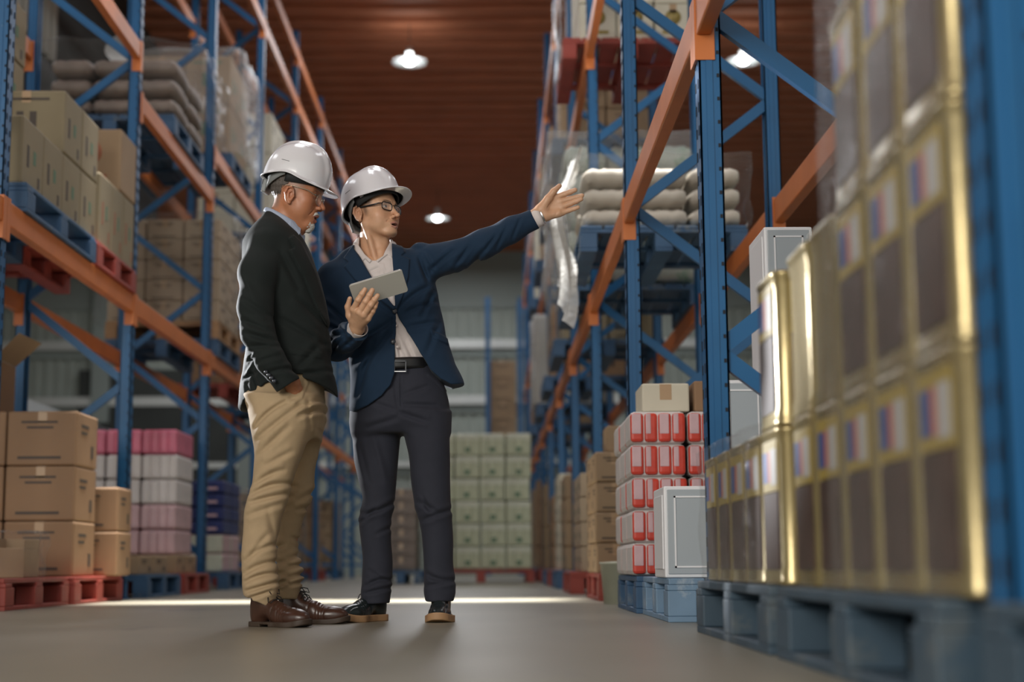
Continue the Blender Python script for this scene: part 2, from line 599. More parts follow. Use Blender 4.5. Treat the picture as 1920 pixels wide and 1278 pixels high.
def pack_mesh(w, d, h, mk, side, cells=4):
    """shrink-wrapped pack: bulging cells on the face towards the camera, wrapper of another colour on the side"""
    key = ('p', round(w, 3), round(d, 3), round(h, 3), mk, side, cells)
    if key in _mc:
        return _mc[key]
    b = MB()
    b.box(-w / 2, -d / 2 + .012, 0.001, w / 2, d / 2, h, side, min(.02, h * .15))
    c = w / cells
    for i in range(cells):
        b.box(-w / 2 + i * c + .002, -d / 2, .008, -w / 2 + (i + 1) * c - .002, -d / 2 + .04, h - .008, mk if (i % 2 == 0 or mk != 'red') else 'red', .012)
        if mk == 'red':
            b.box(-w / 2 + (i + .12) * c, -d / 2 - .002, h * .30, -w / 2 + (i + (.5 if i % 2 else .8)) * c, -d / 2 + .01, h * .92, 'palepink', .004)
    if mk in ('lime',):
        b.box(-w * .46, -d / 2 - .002, h * .72, w * .46, -d / 2 + .02, h * .97, 'limewhite', .004)
        b.box(-w * .10, -d / 2 - .003, h * .18, w * .10, -d / 2 + .02, h * .38, 'ink_green', .002)
    if mk == 'navy':
        b.box(-w * .3, -d / 2 - .002, h * .3, w * .3, -d / 2 + .02, h * .5, 'palepink', .002)
    me = b.mesh('pack')
    _mc[key] = me
    return me


def put(name, me, loc, label, cat, group=None, rz=0.):
    o = bpy.data.objects.new(name, me)
    COL.objects.link(o)
    o.location = loc
    o.rotation_euler = (0, 0, rz)
    return tag(o, label, cat, group)


_used = set()


def uniq(label):
    if label in _used:
        print('DUPLABEL', label)
    _used.add(label)
    return label


def stack(x0, x1, y0, y1, z0, nx, ny, nz, h, mk, desc, where, name='carton', cat='carton', ink='ink', style=0, aisle=1,
          pack=None, top_from=0, jit=.006, group=None, nmin=0):
    """cartons in nx columns, ny rows back, nz layers; only those that show (aisle column and near row)
    aisle=+1: the aisle side is low x (right rack); -1: high x (left rack)"""
    dx, dy = (x1 - x0) / nx, (y1 - y0) / ny
    if mk == 'film':
        return
    for k in range(nz):
        for j in range(ny):
            for i in range(nx):
                a = i if aisle > 0 else nx - 1 - i      # 0 = aisle column
                if a > 0 and j > 0 and not (k == nz - 1 and top_from):
                    continue
                if j < top_from and k == nz - 1:
                    continue
                w, d = dx - .008, dy - .008
                me = pack_mesh(w, d, h, *pack) if pack else carton_mesh(w, d, h - .003, mk, ink, style)
                lay = ORD[k]
                cx = x0 + (i + .5) * dx + random.uniform(-jit, jit) * .5
                cy = y0 + (j + .5) * dy + random.uniform(-jit, jit) * .5
                t = desc
                if nz > 1:
                    t += ', ' + ('top' if k == nz - 1 else lay) + ' layer'
                if ny > 1:
                    t += ', ' + NTH[j] + ' row back' if j else ', near row'
                if nx > 1:
                    t += ', ' + (('aisle side' if a == 0 else 'inner side' if a == nx - 1 else NTH[a] + ' from aisle'))
                put(name, me, (cx, cy, z0 + k * h), uniq(t + ', ' + where), cat, group or (desc + 's ' + where), random.uniform(-.004, .004) if jit else 0)


_pal = {}


def pallet(cx, cy, z, lx, ly, mk, label, group='pallets'):
    """timber-style pallet: slatted deck, nine blocks, three bottom boards; origin at its base"""
    key = (lx, ly, mk)
    if key in _pal:
        return dup(_pal[key], (cx, cy, z), 0, uniq(label))
    t = thing('pallet', uniq(label), 'pallet', (cx, cy, z), 0, group)
    b = MB()
    n = 7
    for i in range(n):
        x = -lx / 2 + i * (lx / n)
        b.box(x + .004, -ly / 2, .128, x + lx / n - .008, ly / 2, .15, mk, .004)
    for y in (-ly / 2, -.05, ly / 2 - .1):
        b.box(-lx / 2, y, .108, lx / 2, y + .1, .128, mk, .003)
    b.build('deck', t)
    for x in (-lx / 2, -.05, lx / 2 - .1):
        MB().box(x, -ly / 2, 0, x + .1, ly / 2, .02, mk, .003).build('bottom_board', t)
        for y in (-ly / 2, -.07, ly / 2 - .14):
            MB().box(x, y, .02, x + .1, y + .14, .108, mk, .004).build('block', t)
    _pal[key] = t
    return t


def film(x0, x1, y0, y1, z0, z1, mk, label, seed=0, amp=.015, group='stretch film'):
    """thin wrinkled film wrapped round a load: open at the bottom, rounded at the corners"""
    rnd = random.Random(seed)
    cx, cy, hx, hy = (x0 + x1) / 2, (y0 + y1) / 2, (x1 - x0) / 2 + .004, (y1 - y0) / 2 + .004
    n, mz = 80, 18
    vs, fs = [], []
    ph = [rnd.uniform(0, 6.28) for _ in range(8)]
    for j in range(mz + 3):
        t = min(1, j / mz)
        shrink = 1 if j <= mz else (.86 if j == mz + 1 else .3)
        for i in range(n):
            a = 2 * PI * i / n
            c, s = math.cos(a), math.sin(a)
            r = (abs(c) ** 18 + abs(s) ** 18) ** (-1 / 18)
            wv = .6 * amp * (2.6 + math.sin(5 * a + ph[0] + 3 * t) + .7 * math.sin(13 * a + ph[1] - 7 * t) + .6 * math.sin(11 * t + ph[2] + 2 * a) + .5 * math.sin(23 * a + ph[3] + 9 * t))
            z = z0 + (z1 - z0) * t + (0 if j <= mz else .012) + (amp * .4 * (1 + math.sin(7 * a + ph[4])) if j >= mz else 0)
            vs.append((cx + (hx * c * r) * shrink + c * wv, cy + (hy * s * r) * shrink + s * wv, z))
    for j in range(mz + 2):
        for i in range(n):
            fs.append((j * n + i, j * n + (i + 1) % n, (j + 1) * n + (i + 1) % n, (j + 1) * n + i))
    b = MB().add(vs, fs, mk, True)
    o = b.build('stretch_film')
    return tag(o, uniq(label), 'plastic film', group)


# ---- square tins: rounded corners, rolled rims, recessed panel, paper label
def tin_parts(w, d, h, body, seam, label=True):
    b = MB()
    def ring(ex, z, r):
        pts = []
        for cx, cy, a0 in ((w / 2 - r, d / 2 - r, 0), (-w / 2 + r, d / 2 - r, 90), (-w / 2 + r, -d / 2 + r, 180), (w / 2 - r, -d / 2 + r, 270)):
            for q in range(5):
                a = math.radians(a0 + q * 22.5)
                pts.append((cx + (r + ex) * math.cos(a), cy + (r + ex) * math.sin(a), z))
        return pts
    zs = [(0, .001), (.003, .006), (0.0, .012), (0, .03), (-.003, .04), (-.003, h - .04), (0, h - .03), (0, h - .014), (.004, h - .008), (.003, h), (-.006, h), (-.006, h - .010)]
    vs, fs = [], []
    for ex, z in zs:
        vs += ring(ex, z, .028)
    n = 20
    for j in range(len(zs) - 1):
        for i in range(n):
            fs.append((j * n + i, j * n + (i + 1) % n, (j + 1) * n + (i + 1) % n, (j + 1) * n + i))
    fs.append(tuple(range(n))[::-1])
    fs.append(tuple((len(zs) - 1) * n + i for i in range(n)))
    b.add(vs, fs, body, True)
    if label:
        e = .0015
        for f in range(4):
            def face(u0, z0, u1, z1, m, k=1.):
                # u across the face
                if f == 0:
                    b.box(u0, -d / 2 - e * k, z0, u1, -d / 2 + .002, z1, m)
                elif f == 1:
                    b.box(-w / 2 - e * k, -u1, z0, -w / 2 + .002, -u0, z1, m)
                elif f == 2:
                    b.box(-u1, d / 2 - .002, z0, -u0, d / 2 + e * k, z1, m)
                else:
                    b.box(w / 2 - .002, u0, z0, w / 2 + e * k, u1, z1, m)
            ww = (w if f in (0, 2) else d)
            a = ww * .36
            face(-a, h * .60, a, h * .93, 'lbl_yellow')
            face(-a * .92, h * .66, -a * .25, h * .86, 'lbl_blue', 1.6)
            face(-a * .25, h * .66, a * .15, h * .86, 'lbl_red', 1.6)
            face(a * .15, h * .64, a * .92, h * .87, 'lbl_white', 1.6)
            face(-a, h * .10, a, h * .59, 'lbl_dark')
    return b


def make_tin(label=True):
    t = thing('metal_tin', '', 'tin')
    tin_parts(.232, .232, .345, 'gold', 'gold_seam', label).build('tin_body', t)
    MB().lathe([(0, .012), (.02, .012), (.022, 0), (.026, 0)], (.06, .06, .336), 'gold_seam', 16).build('cap', t)
    MB().tube([(-.05, 0, .337), (-.045, 0, .347), (0, 0, .352), (.045, 0, .347), (.05, 0, .337)], .004, 'gold_seam', 8).build('handle', t)
    return t


proto = {True: make_tin(True), False: make_tin(False)}
_first = {True: True, False: True}


def tin(x, y, z, lab, text, rz=0):
    if _first[lab]:
        _first[lab] = False
        t = proto[lab]
        t.location, t.rotation_euler = (x, y, z), (0, 0, rz)
        t['label'] = uniq(text)
        t['group'] = 'gold tins on the right pallets'
        return t
    return dup(proto[lab], (x, y, z), rz, uniq(text), 'gold tins on the right pallets')


def cabinet(x0, y0, z0, w, d, h, label):
    """white-sided box with a framed grey front panel"""
    t = thing('panelled_box', uniq(label), 'box', (x0 + w / 2, y0 + d / 2, z0), 0, 'white panelled boxes by the right rack')
    MB().box(-w / 2, -d / 2, 0, w / 2, d / 2, h, 'cabwhite', .006).build('box_body', t)
    b = MB().box(-w / 2 + .012, -d / 2 - .004, .012, w / 2 - .012, -d / 2 + .002, h - .012, 'cabgrey', .003)
    for f in (.035, ):
        b.box(-w / 2 + f, -d / 2 - .008, f, w / 2 - f, -d / 2 - .003, f + .006, 'cabwhite').box(-w / 2 + f, -d / 2 - .008, h - f - .006, w / 2 - f, -d / 2 - .003, h - f, 'cabwhite')
        b.box(-w / 2 + f, -d / 2 - .008, f, -w / 2 + f + .006, -d / 2 - .003, h - f, 'cabwhite').box(w / 2 - f - .006, -d / 2 - .008, f, w / 2 - f, -d / 2 - .003, h - f, 'cabwhite')
    b.build('front_panel', t)
    b = MB().box(-w / 2 - .004, -d / 2 + .03, .03, -w / 2 + .001, d / 2 - .03, h - .03, 'cabwhite', .003)
    b.build('side_panel', t)
    return t


# ------------------------------------------------------------------ goods: right side, on the floor
PX = .60                                  # front of the loads
DP = .96
pallet(PX + DP / 2, 1.38, 0, DP, 1.1, 'pal_navy', 'grey-blue pallet at the right edge of the photo, nearest the camera')
pallet(PX + DP / 2, 2.72, 0, DP, 1.2, 'pal_navy', 'grey-blue pallet under the tall tins, second from the right edge')
pallet(PX + DP / 2, 4.02, 0, DP, 1.2, 'pal_navy', 'grey-blue pallet under the low row of gold tins, third from the right edge')
pallet(PX + DP / 2, 5.84, 0, DP, .92, 'pal_pale', 'pale blue pallet carrying the white panelled box')
pallet(PX - .02 + DP / 2, 6.83, 0, DP, .94, 'pal_blue', 'blue pallet under the red and white drink packs')
pallet(PX - .03 + DP / 2, 9.05, 0, DP, 1.1, 'pal_red', 'red pallet on the floor under tan cartons, right of the aisle')

T = .24
for j in range(5):                        # tins on the second pallet: 4 high at the near end, 2 high further back
    hi = 4 if j < 3 else 2
    for k in range(hi):
        y = 2.06 + T * (j + .5) + .01
        x = PX + .03 + T / 2
        lab = not (k == 1 and j >= 3)
        pos = ('nearest', 'second', 'third', 'fourth', 'farthest')[j]
        tin(x + (.012 if k == 3 else 0), y, .151 + k * .347, lab, 'gold square tin, %s layer, %s tin along the tall stack' % (ORD[k], pos), random.uniform(-.02, .02))
        if j == 0:
            tin(x + T + .005, y, .151 + k * .347, True, 'gold square tin, %s layer, second from aisle in the tall stack' % ORD[k])
for j in range(5):
    hi = 2 if j < 1 else 1
    for k in range(hi):
        pos = ('nearest', 'second', 'third', 'fourth', 'farthest')[j]
        for i in range(2 if (j == 0 or k == 0) else 1):
            tin(PX + .02 + T / 2 + i * (T + .004), 3.35 + T * (j + .5), .151 + k * .347, True,
                'gold square tin, %s layer, %s along the low row, %s' % (ORD[k], pos, ('aisle side', 'inner side')[i]), random.uniform(-.02, .02))
for j in range(2):                        # inside, beside the nearest post
    for k in range(4):
        for i in range(2):
            tin(PX + .34 + i * T, 1.55 + T * j, .151 + k * .347, True, 'dark khaki-gold tin at the right edge, %s layer, %s, %s column' % (ORD[k], ('near', 'far')[j], ('left', 'right')[i]))
film(PX + .012, PX + .53, 2.062, 2.79, .156, 1.56, 'film', 'clear stretch film around the tall stack of gold tins', 3, .006)
film(PX + .008, PX + .53, 3.59, 4.56, .156, .515, 'film', 'clear stretch film around the low row of gold tins', 5, .008)

cabinet(.60, 5.45, .151, .19, .34, .32, 'white box with grey framed front on the pale blue pallet')
for k in range(4):
    cabinet(1.01, 5.60, .151 + k * .322, .18, .34, .32, 'white box with grey framed front, inner column, %s one' % ORD[k] if k < 3 else 'grey-fronted white box topping the inner column beside the gold tins')
for k in range(2):
    cabinet(.81, 5.50, .151 + k * .352, .18, .34, .35, 'white framed box, %s of two between the rack post and the tins' % ('lower', 'upper')[k])

stack(.57, 1.53, 6.40, 7.28, .151, 4, 3, 5, .136, 'white', 'red and white drink pack', 'right floor pallet', 'drink_pack', 'drink pack', pack=('red', 'white', 4))
put('carton', carton_mesh(.26, .3, .13, 'card', 'ink', 2), (.98, 6.62, .835), uniq('brown carton with a dark round logo on top of the red drink packs'), 'carton')
put('carton', carton_mesh(.20, .3, .12, 'card_cream', 'ink', 3), (.73, 6.62, .835), uniq('cream open carton on top of the red drink packs'), 'carton')
stack(.57, 1.29, 8.70, 9.5, .151, 3, 2, 4, .17, 'card_tan', 'tan carton', 'red pallet right of the aisle', style=0)
put('carton', carton_mesh(.30, .3, .15, 'card_tan', 'ink', 3), (.80, 8.95, .835), uniq('single tan carton topping the stack on the red floor pallet'), 'carton')
put('plastic_bucket', MB().lathe([(0, 0), (.10, 0), (.115, .2), (.12, .2), (.12, .21), (0, .215)], (0, 0, 0), 'limewhite', 24).mesh('bucket'), (.66, 7.95, 0), uniq('pale lidded bucket on the floor between the red packs and tan cartons'), 'bucket')

# ------------------------------------------------------------------ goods: right side, first and second level
LV1, LV2R = 1.961, 3.711


def sacks(x0, x1, y0, y1, z0, nz, h, mk, desc, where, aisle=1):
    n = 3
    key = ('s', mk, round(x1 - x0, 2), round(y1 - y0, 2), round(h, 2))
    w, d = (x1 - x0) / n, (y1 - y0) / 2
    if key not in _mc:
        bm = bmesh.new()
        bmesh.ops.create_cube(bm, size=1)
        bmesh.ops.subdivide_edges(bm, edges=bm.edges[:], cuts=6, use_grid_fill=True)
        for v in bm.verts:
            x, y, z = v.co.x * 2, v.co.y * 2, v.co.z * 2
            k = (1 - .30 * z * z)
            px = x * (1 - .10 * abs(y) ** 4)
            v.co = Vector((px * w * .487 * (1 - .10 * abs(z) ** 3), y * d * .49 * (1 - .12 * abs(z) ** 3), h / 2 + z * h / 2 * (1 - .35 * max(abs(x), abs(y)) ** 5) + .006 * math.sin(9 * x + 5 * y)))
        me = bpy.data.meshes.new('sack')
        bm.to_mesh(me)
        bm.free()
        me.materials.append(M[mk])
        for p in me.polygons:
            p.use_smooth = True
        _mc[key] = me
    for k in range(nz):
        for j in range(2):
            for i in range(n):
                a = i if aisle > 0 else n - 1 - i
                if j and a:
                    continue
                put('sack', _mc[key], (x0 + (i + .5) * w, y0 + (j + .5) * d, z0 + k * h * 1.01),
                    uniq('%s, %s layer, %s, %s, %s' % (desc, ORD[k], ('near', 'far')[j], ('aisle side', 'middle', 'inner side')[a], where)), 'sack', desc + 's ' + where)


pallet(.98, 9.15, LV1, .96, 1.1, 'pal_blue', 'blue pallet on the first level under the white sacks, right rack')
sacks(.52, 1.44, 8.62, 9.68, LV1 + .151, 3, .12, 'sack', 'pale woven sack', 'first level of right rack')
film(.49, 1.47, 8.59, 9.71, LV1 + .156, LV1 + .56, 'film', 'clear stretch film over the pale sacks on the right rack', 8, .02)
# loose film hanging off the corner of the sack load
vs, fs = [], []
rnd = random.Random(4)
for j in range(22):
    for i in range(15):
        t, u = j / 21, i / 14
        x = .50 - .10 * math.sin(min(1, t * 2.2) * PI / 2) - .04 * math.sin(u * 9 + t * 5) * t - .05 * t * math.sin(t * 6)
        vs.append((x + .03 * math.sin(u * 17 + 3 * t), 8.55 + u * .9 * (1 - .65 * t) + .04 * math.sin(t * 9 + u * 4), LV1 + .60 - t * (1.05 - .35 * u) + .015 * math.sin(u * 21)))
for j in range(21):
    for i in range(14):
        fs.append((j * 15 + i, j * 15 + i + 1, (j + 1) * 15 + i + 1, (j + 1) * 15 + i))
tag(MB().add(vs, fs, 'film_white', True).build('loose_film'), 'white crumpled plastic film hanging from the sack pallet, right of the pointing hand', 'plastic film')
pallet(.98, 11.0, LV1, .96, 1.1, 'pal_blue', 'blue pallet on the first level under the green and white sacks')
sacks(.50, 1.42, 10.45, 11.5, LV1 + .151, 5, .20, 'sackgreen', 'green and white sack', 'behind the pale sacks')
film(.44, 1.46, 10.4, 11.6, LV1 + .156, LV1 + 1.2, 'film_dense', 'cloudy stretch film around the green and white sacks', 9, .03)
pallet(.98, 10.95, LV2R, .96, 1.1, 'pal_red', 'red pallet on the second level of the right rack')
stack(.62, 1.42, 10.45, 11.45, LV2R + .151, 3, 3, 3, .27, 'card_cream', 'cream and yellow carton', 'second level of right rack', ink='lbl_yellow', style=2)
film(.52, 1.46, 10.4, 11.55, LV2R + .156, LV2R + 1.0, 'film', 'clear stretch film round the cream cartons, second level of right rack', 10, .02)

# the bays further down the aisle, both sides
far_r = [  # y, level z, height, columns, rows, layers, material, description, pallet, film
    (11.2, 0, .17, 2, 2, 4, 'card_pale', 'pale carton', 'pal_red'),
    (13.45, 0, .20, 2, 2, 4, 'card_tan', 'tan carton', 'pal_blue'),
    (14.7, 0, .22, 2, 2, 4, 'card_cream', 'cream carton', 'pal_red'),
    (16.2, 0, .25, 2, 2, 3, 'card', 'brown carton', 'pal_blue'),
    (18.85, 0, .25, 2, 2, 4, 'card_tan', 'tan carton', 'pal_red'),
    (21.65, 0, .30, 2, 2, 4, 'card', 'brown carton', 'pal_blue'),
    (24.25, 0, .30, 2, 2, 4, 'card_tan', 'tan carton', 'pal_blue'),
    (13.6, 1, .22, 2, 2, 4, 'card_khaki', 'khaki carton', 'pal_blue'),
    (16.2, 1, .25, 2, 2, 3, 'card', 'brown carton', 'pal_blue'),
    (18.92, 1, .26, 2, 2, 4, 'card_cream', 'cream carton', 'pal_blue'),
    (21.6, 1, .30, 2, 2, 4, 'card_tan', 'tan carton', 'pal_blue'),
    (24.3, 1, .30, 2, 2, 3, 'card', 'brown carton', 'pal_blue'),
    (13.52, 2, .28, 2, 2, 3, 'card_tan', 'tan carton', 'pal_blue'),
    (16.2, 2, .30, 2, 2, 3, 'card', 'brown carton', 'pal_blue'),
    (18.9, 2, .30, 2, 2, 4, 'card_tan', 'tan carton', 'pal_blue'),
    (21.6, 2, .35, 2, 2, 3, 'card_cream', 'cream carton', 'pal_blue')]
LEV = ('floor', 'first level', 'second level')
BAYN = ['first', 'second', 'third', 'fourth', 'fifth', 'sixth', 'seventh', 'eighth', 'ninth']
for y, lv, h, nx, ny, nz, mk, desc, pm in far_r:
    z = (0, LV1, LV2R)[lv]
    where = '%s, %s bay right' % (LEV[lv] + (' front half' if y == 13.45 else ''), BAYN[int((y - 1.995) / 2.7)])
    pallet(1.0, y, z, .96, 1.1, pm, '%s pallet under %ss, %s' % (pm[4:], desc, where))
    stack(.60, 1.40, y - .5, y + .5, z + .151, nx, ny, nz, h, mk, desc, where, style=random.choice((0, 1)))
film(.52, 1.44, 18.40, 19.45, LV1 + .156, LV1 + 1.22, 'film_white', 'white stretch film round a load on the first level, far right rack', 12, .02)
film(.55, 1.44, 13.05, 14.15, LV1 + .156, LV1 + 1.06, 'film', 'clear stretch film round khaki cartons, first level of right rack', 13, .02)

# ------------------------------------------------------------------ goods: left side, on the floor
QX = -2.30
pallet(QX - .48, 7.93, 0, .96, 1.1, 'pal_red', 'red pallet on the floor in the lower left corner')
pallet(QX - .46, 9.07, 0, .96, 1.1, 'pal_red', 'red pallet on the floor under the big brown cartons, left')
pallet(QX - .46, 10.85, 0, .96, 1.1, 'pal_blue', 'blue pallet on the floor behind the left rack\'s second post')
pallet(QX - .46, 12.05, 0, .96, 1.0, 'pal_red', 'red pallet on the floor beside the blue rack post, left of the men')
stack(-3.13, -2.33, 8.66, 9.12, .151, 2, 1, 3, .308, 'card', 'big brown carton', 'lower left stack', aisle=-1, style=0)
stack(-2.62, -2.22, 9.22, 9.56, .151, 1, 1, 2, .262, 'card', 'brown carton', 'short stack beside the left rack post', aisle=-1, style=0)
b = MB().box(-.09, -.13, 0, .09, .13, .15, 'card_tan', .004).box(-.09, -.13, .15, -.085, .13, .20, 'card_tan').box(.085, -.13, .15, .09, .13, .19, 'card_tan').box(-.09, .125, .15, .09, .13, .2, 'card_tan')
put('carton', b.mesh('carton'), (-2.47, 8.05, .151), uniq('small open carton on the near red pallet, lower left'), 'carton')
film(-2.58, -2.36, 7.90, 8.20, .156, .37, 'film', 'crumpled clear film over the small open carton, lower left', 21, .012)
# open-flapped carton and a grey cover beyond
b = MB().box(-.2, -.2, 0, .2, .2, .3, 'card', .006)
b.add([(-.2, -.2, .3), (.2, -.2, .3), (.24, -.36, .42), (-.24, -.36, .42)], [(0, 1, 2, 3)], 'card').add([(.2, -.2, .3), (.2, .2, .3), (.34, .22, .44), (.34, -.22, .44)], [(0, 1, 2, 3)], 'card_tan')
put('carton', b.mesh('carton'), (-3.02, 8.88, 1.078), uniq('brown carton with its flaps standing open, top of the lower left stack'), 'carton')
b = MB()
b.add([(-4.6, 13.2, 0), (-3.5, 13.2, 0), (-3.5, 14.4, 0), (-4.6, 14.4, 0), (-4.6, 13.2, 1.85), (-3.5, 13.2, 1.45), (-3.5, 14.4, 1.45), (-4.6, 14.4, 1.85)],
      [(3, 2, 1, 0), (4, 5, 6, 7), (0, 1, 5, 4), (1, 2, 6, 5), (2, 3, 7, 6), (3, 0, 4, 7)], 'cabgrey')
tag(b.build('grey_cover'), 'pale grey cover sloping over a load behind the left rack', 'cover')

stack(-3.25, -2.36, 10.4, 11.3, .151, 3, 2, 1, .13, 'card_tan', 'low tan carton', 'blue pallet left of the men', aisle=-1)
stack(-3.22, -2.36, 11.60, 12.40, .151, 2, 2, 1, .14, 'card_tan', 'flat tan carton', 'red pallet by the rack post', aisle=-1)
for k, mk in enumerate(('palepink', 'palepink', 'white', 'white', 'pink')):
    stack(-3.22, -2.40, 11.75, 12.4, .292 + k * .19, 3, 1, 1, .188, mk, {'palepink': 'pale pink wrapped pack', 'white': 'white wrapped pack', 'pink': 'deep pink wrapped pack'}[mk], '%s layer by left post' % ORD[k], 'wrapped_pack', 'pack', aisle=-1, pack=(mk, mk, 4), group='wrapped packs left of the men')
pallet(QX - .5, 14.2, 0, .96, 1.1, 'pal_blue', 'blue pallet on the floor under the navy packs')
stack(-3.25, -2.38, 13.7, 14.6, .151, 2, 2, 2, .165, 'lime', 'green and pink pack', 'under navy packs', 'wrapped_pack', 'pack', aisle=-1, pack=('limewhite', 'palepink', 3))
stack(-3.25, -2.38, 13.7, 14.6, .485, 3, 2, 4, .118, 'navy', 'navy blue pack', 'left of the men', 'wrapped_pack', 'pack', aisle=-1, pack=('navy', 'navy', 3))
far_l = [
    (16.6, 0, .20, 2, 2, 4, 'card_tan', 'tan carton', 'pal_red', 'fourth bay'),
    (18.8, 0, .22, 2, 2, 4, 'card_khaki', 'khaki carton', 'pal_blue', 'fifth bay'),
    (21.4, 0, .24, 2, 2, 4, 'card', 'brown carton', 'pal_red', 'sixth bay'),
    (24.1, 0, .26, 2, 2, 4, 'card_tan', 'tan carton', 'pal_blue', 'seventh bay'),
    (16.7, 1, .26, 2, 2, 3, 'card', 'brown carton', 'pal_red', 'fourth bay'),
    (19.4, 1, .28, 2, 2, 4, 'card_cream', 'cream carton', 'pal_blue', 'fifth bay'),
    (22.2, 1, .30, 2, 2, 3, 'card_tan', 'tan carton', 'pal_blue', 'sixth bay'),
    (17.0, 2, .45, 2, 2, 4, 'card_cream', 'tall cream carton', 'pal_blue', 'fourth bay'),
    (19.6, 2, .45, 2, 2, 4, 'card_cream', 'tall cream carton', 'pal_blue', 'fifth bay')]
for y, lv, h, nx, ny, nz, mk, desc, pm, nb in far_l:
    z = (0, LV1, 3.651)[lv]
    where = '%s of %s, left' % (LEV[lv], nb)
    pallet(-2.84, y, z, .96, 1.1, pm, '%s pallet under %ss, %s' % (pm[4:], desc, where))
    stack(-3.22, -2.42, y - .5, y + .5, z + .151, nx, ny, nz if lv < 2 else 3, h, mk, desc, where, aisle=-1, style=random.choice((0, 1)))
film(-3.26, -2.36, 16.0, 17.2, .156, .98, 'film_dense', 'cloudy film round tan cartons on the floor behind the left man', 31, .03)
film(-3.26, -2.36, 18.2, 19.4, .156, 1.08, 'film', 'clear film round khaki cartons on the floor, left rack', 32, .03)

# ------------------------------------------------------------------ goods: left side, first level
pallet(QX - .5, 8.22, LV1, .96, 1.35, 'pal_blue', 'blue pallet on the first level, upper left, under khaki cartons')
pallet(QX - .5, 9.42, LV1, .96, 1.0, 'pal_red', 'red pallet on the first level, upper left, beside the blue one')
stack(-2.80, -2.36, 7.56, 9.04, LV1 + .151, 1, 4, 2, .358, 'card_khaki', 'khaki carton', 'first level, upper left', aisle=-1, style=1, top_from=2)
stack(-3.26, -2.82, 8.16, 9.04, LV1 + .151, 1, 2, 4, .358, 'card_khaki', 'khaki carton of the tall inner column', 'upper left', aisle=-1, style=1)
stack(-3.10, -2.34, 9.02, 9.92, LV1 + .151, 2, 3, 1, .438, 'card_khaki', 'khaki carton with brown print', 'first level on red pallet', aisle=-1, ink='ink_red', style=1)
stack(-2.78, -2.34, 9.49, 9.92, LV1 + .151 + .438, 1, 1, 1, .40, 'card_tan', 'tan carton with a round brown emblem', 'topping the upper left load', aisle=-1, ink='ink_red', style=2)
put('carton', carton_mesh(.38, .4, .12, 'card_pale', 'ink', 3), (-2.99, 9.62, LV1 + .151 + .438), uniq('flat pale carton lying on the khaki cartons, upper left'), 'carton')
pallet(QX - .5, 13.5, LV1, .96, 1.15, 'pal_blue', 'blue pallet on the first level, lower of two stacked, left of the older man')
pallet(QX - .5, 13.5, LV1 + .151, .96, 1.151, 'pal_wood', 'bare wood pallet standing on the blue one, left of the older man')
stack(-3.28, -2.32, 12.96, 14.0, LV1 + .303, 3, 2, 5, .178, 'card_pale', 'pale carton', 'first level behind the older man', aisle=-1, style=0)
film(-3.34, -2.24, 12.9, 14.1, LV1 + .307, LV1 + 1.22, 'film', 'clear film round the pale cartons on the first level, left', 41, .03)
# second level
pallet(QX - .5, 11.55, 3.336, .96, 1.15, 'pal_blue', 'blue pallet on the second level, upper left, under the wrapped bundles')
sacks(-3.26, -2.32, 11.0, 12.1, 3.336 + .151, 3, .15, 'card_dim', 'flat brown bundle', 'upper left', aisle=-1)
film(-3.32, -2.20, 10.95, 12.2, 3.493, 4.02, 'film', 'shiny clear film over the bundles on the second level, upper left', 43, .04)
vs = [(-2.95 + .10 * math.sin(t * 6), 12.0 + .05 * u, 3.95 + t * .5) for t in [i / 12 for i in range(13)] for u in (0, 1, 2)]
vs = [(x + (.06 + .03 * math.sin(5 * (z))) * ((i % 3) - 1), y, z) for i, (x, y, z) in enumerate(vs)]
tag(MB().add(vs, [(i * 3 + j, i * 3 + j + 1, i * 3 + j + 4, i * 3 + j + 3) for i in range(12) for j in range(2)], 'film_white', True).build('loose_film'), 'twist of white film standing up from the wrapped bundles, upper left', 'plastic film')
pallet(QX - .5, 14.0, 3.721, .96, 1.1, 'pal_blue', 'blue pallet on the second level under the teal-banded carton')
stack(-3.20, -2.36, 13.5, 14.5, 3.721 + .151, 2, 2, 2, .46, 'card_tan', 'teal-banded carton', 'second level left rack', aisle=-1, ink='ink_green', style=1)
film(-3.24, -2.28, 13.45, 14.6, 3.721 + .156, 3.721 + 1.1, 'film_dense', 'cloudy film round the teal-banded cartons, second level left', 44, .02)

# ------------------------------------------------------------------ goods: end of the aisle
pallet(-.15, 18.5, 0, 1.25, 1.1, 'pal_red', 'red pallet at the end of the aisle under the green packs')
GW = 1.2 / 4
stack(-.75, .44, 18.0, 19.0, .151, 4, 2, 6, .262, 'lime', 'white and green pack', 'end of the aisle', 'wrapped_pack', 'pack', aisle=-1, pack=('lime', 'limewhite', 3), jit=.02)
pallet(-1.03, 17.75, 0, .5, 1.1, 'pal_blue', 'blue pallet at the end of the aisle, seen between the men\'s legs')
stack(-1.20, -.86, 17.3, 18.2, .151, 1, 2, 6, .15, 'card_dim', 'grey-brown carton', 'end of the aisle between the legs', aisle=-1)
film(-1.21, -.85, 17.25, 18.25, .156, 1.1, 'film', 'clear film round the grey-brown cartons at the end of the aisle', 51, .03)
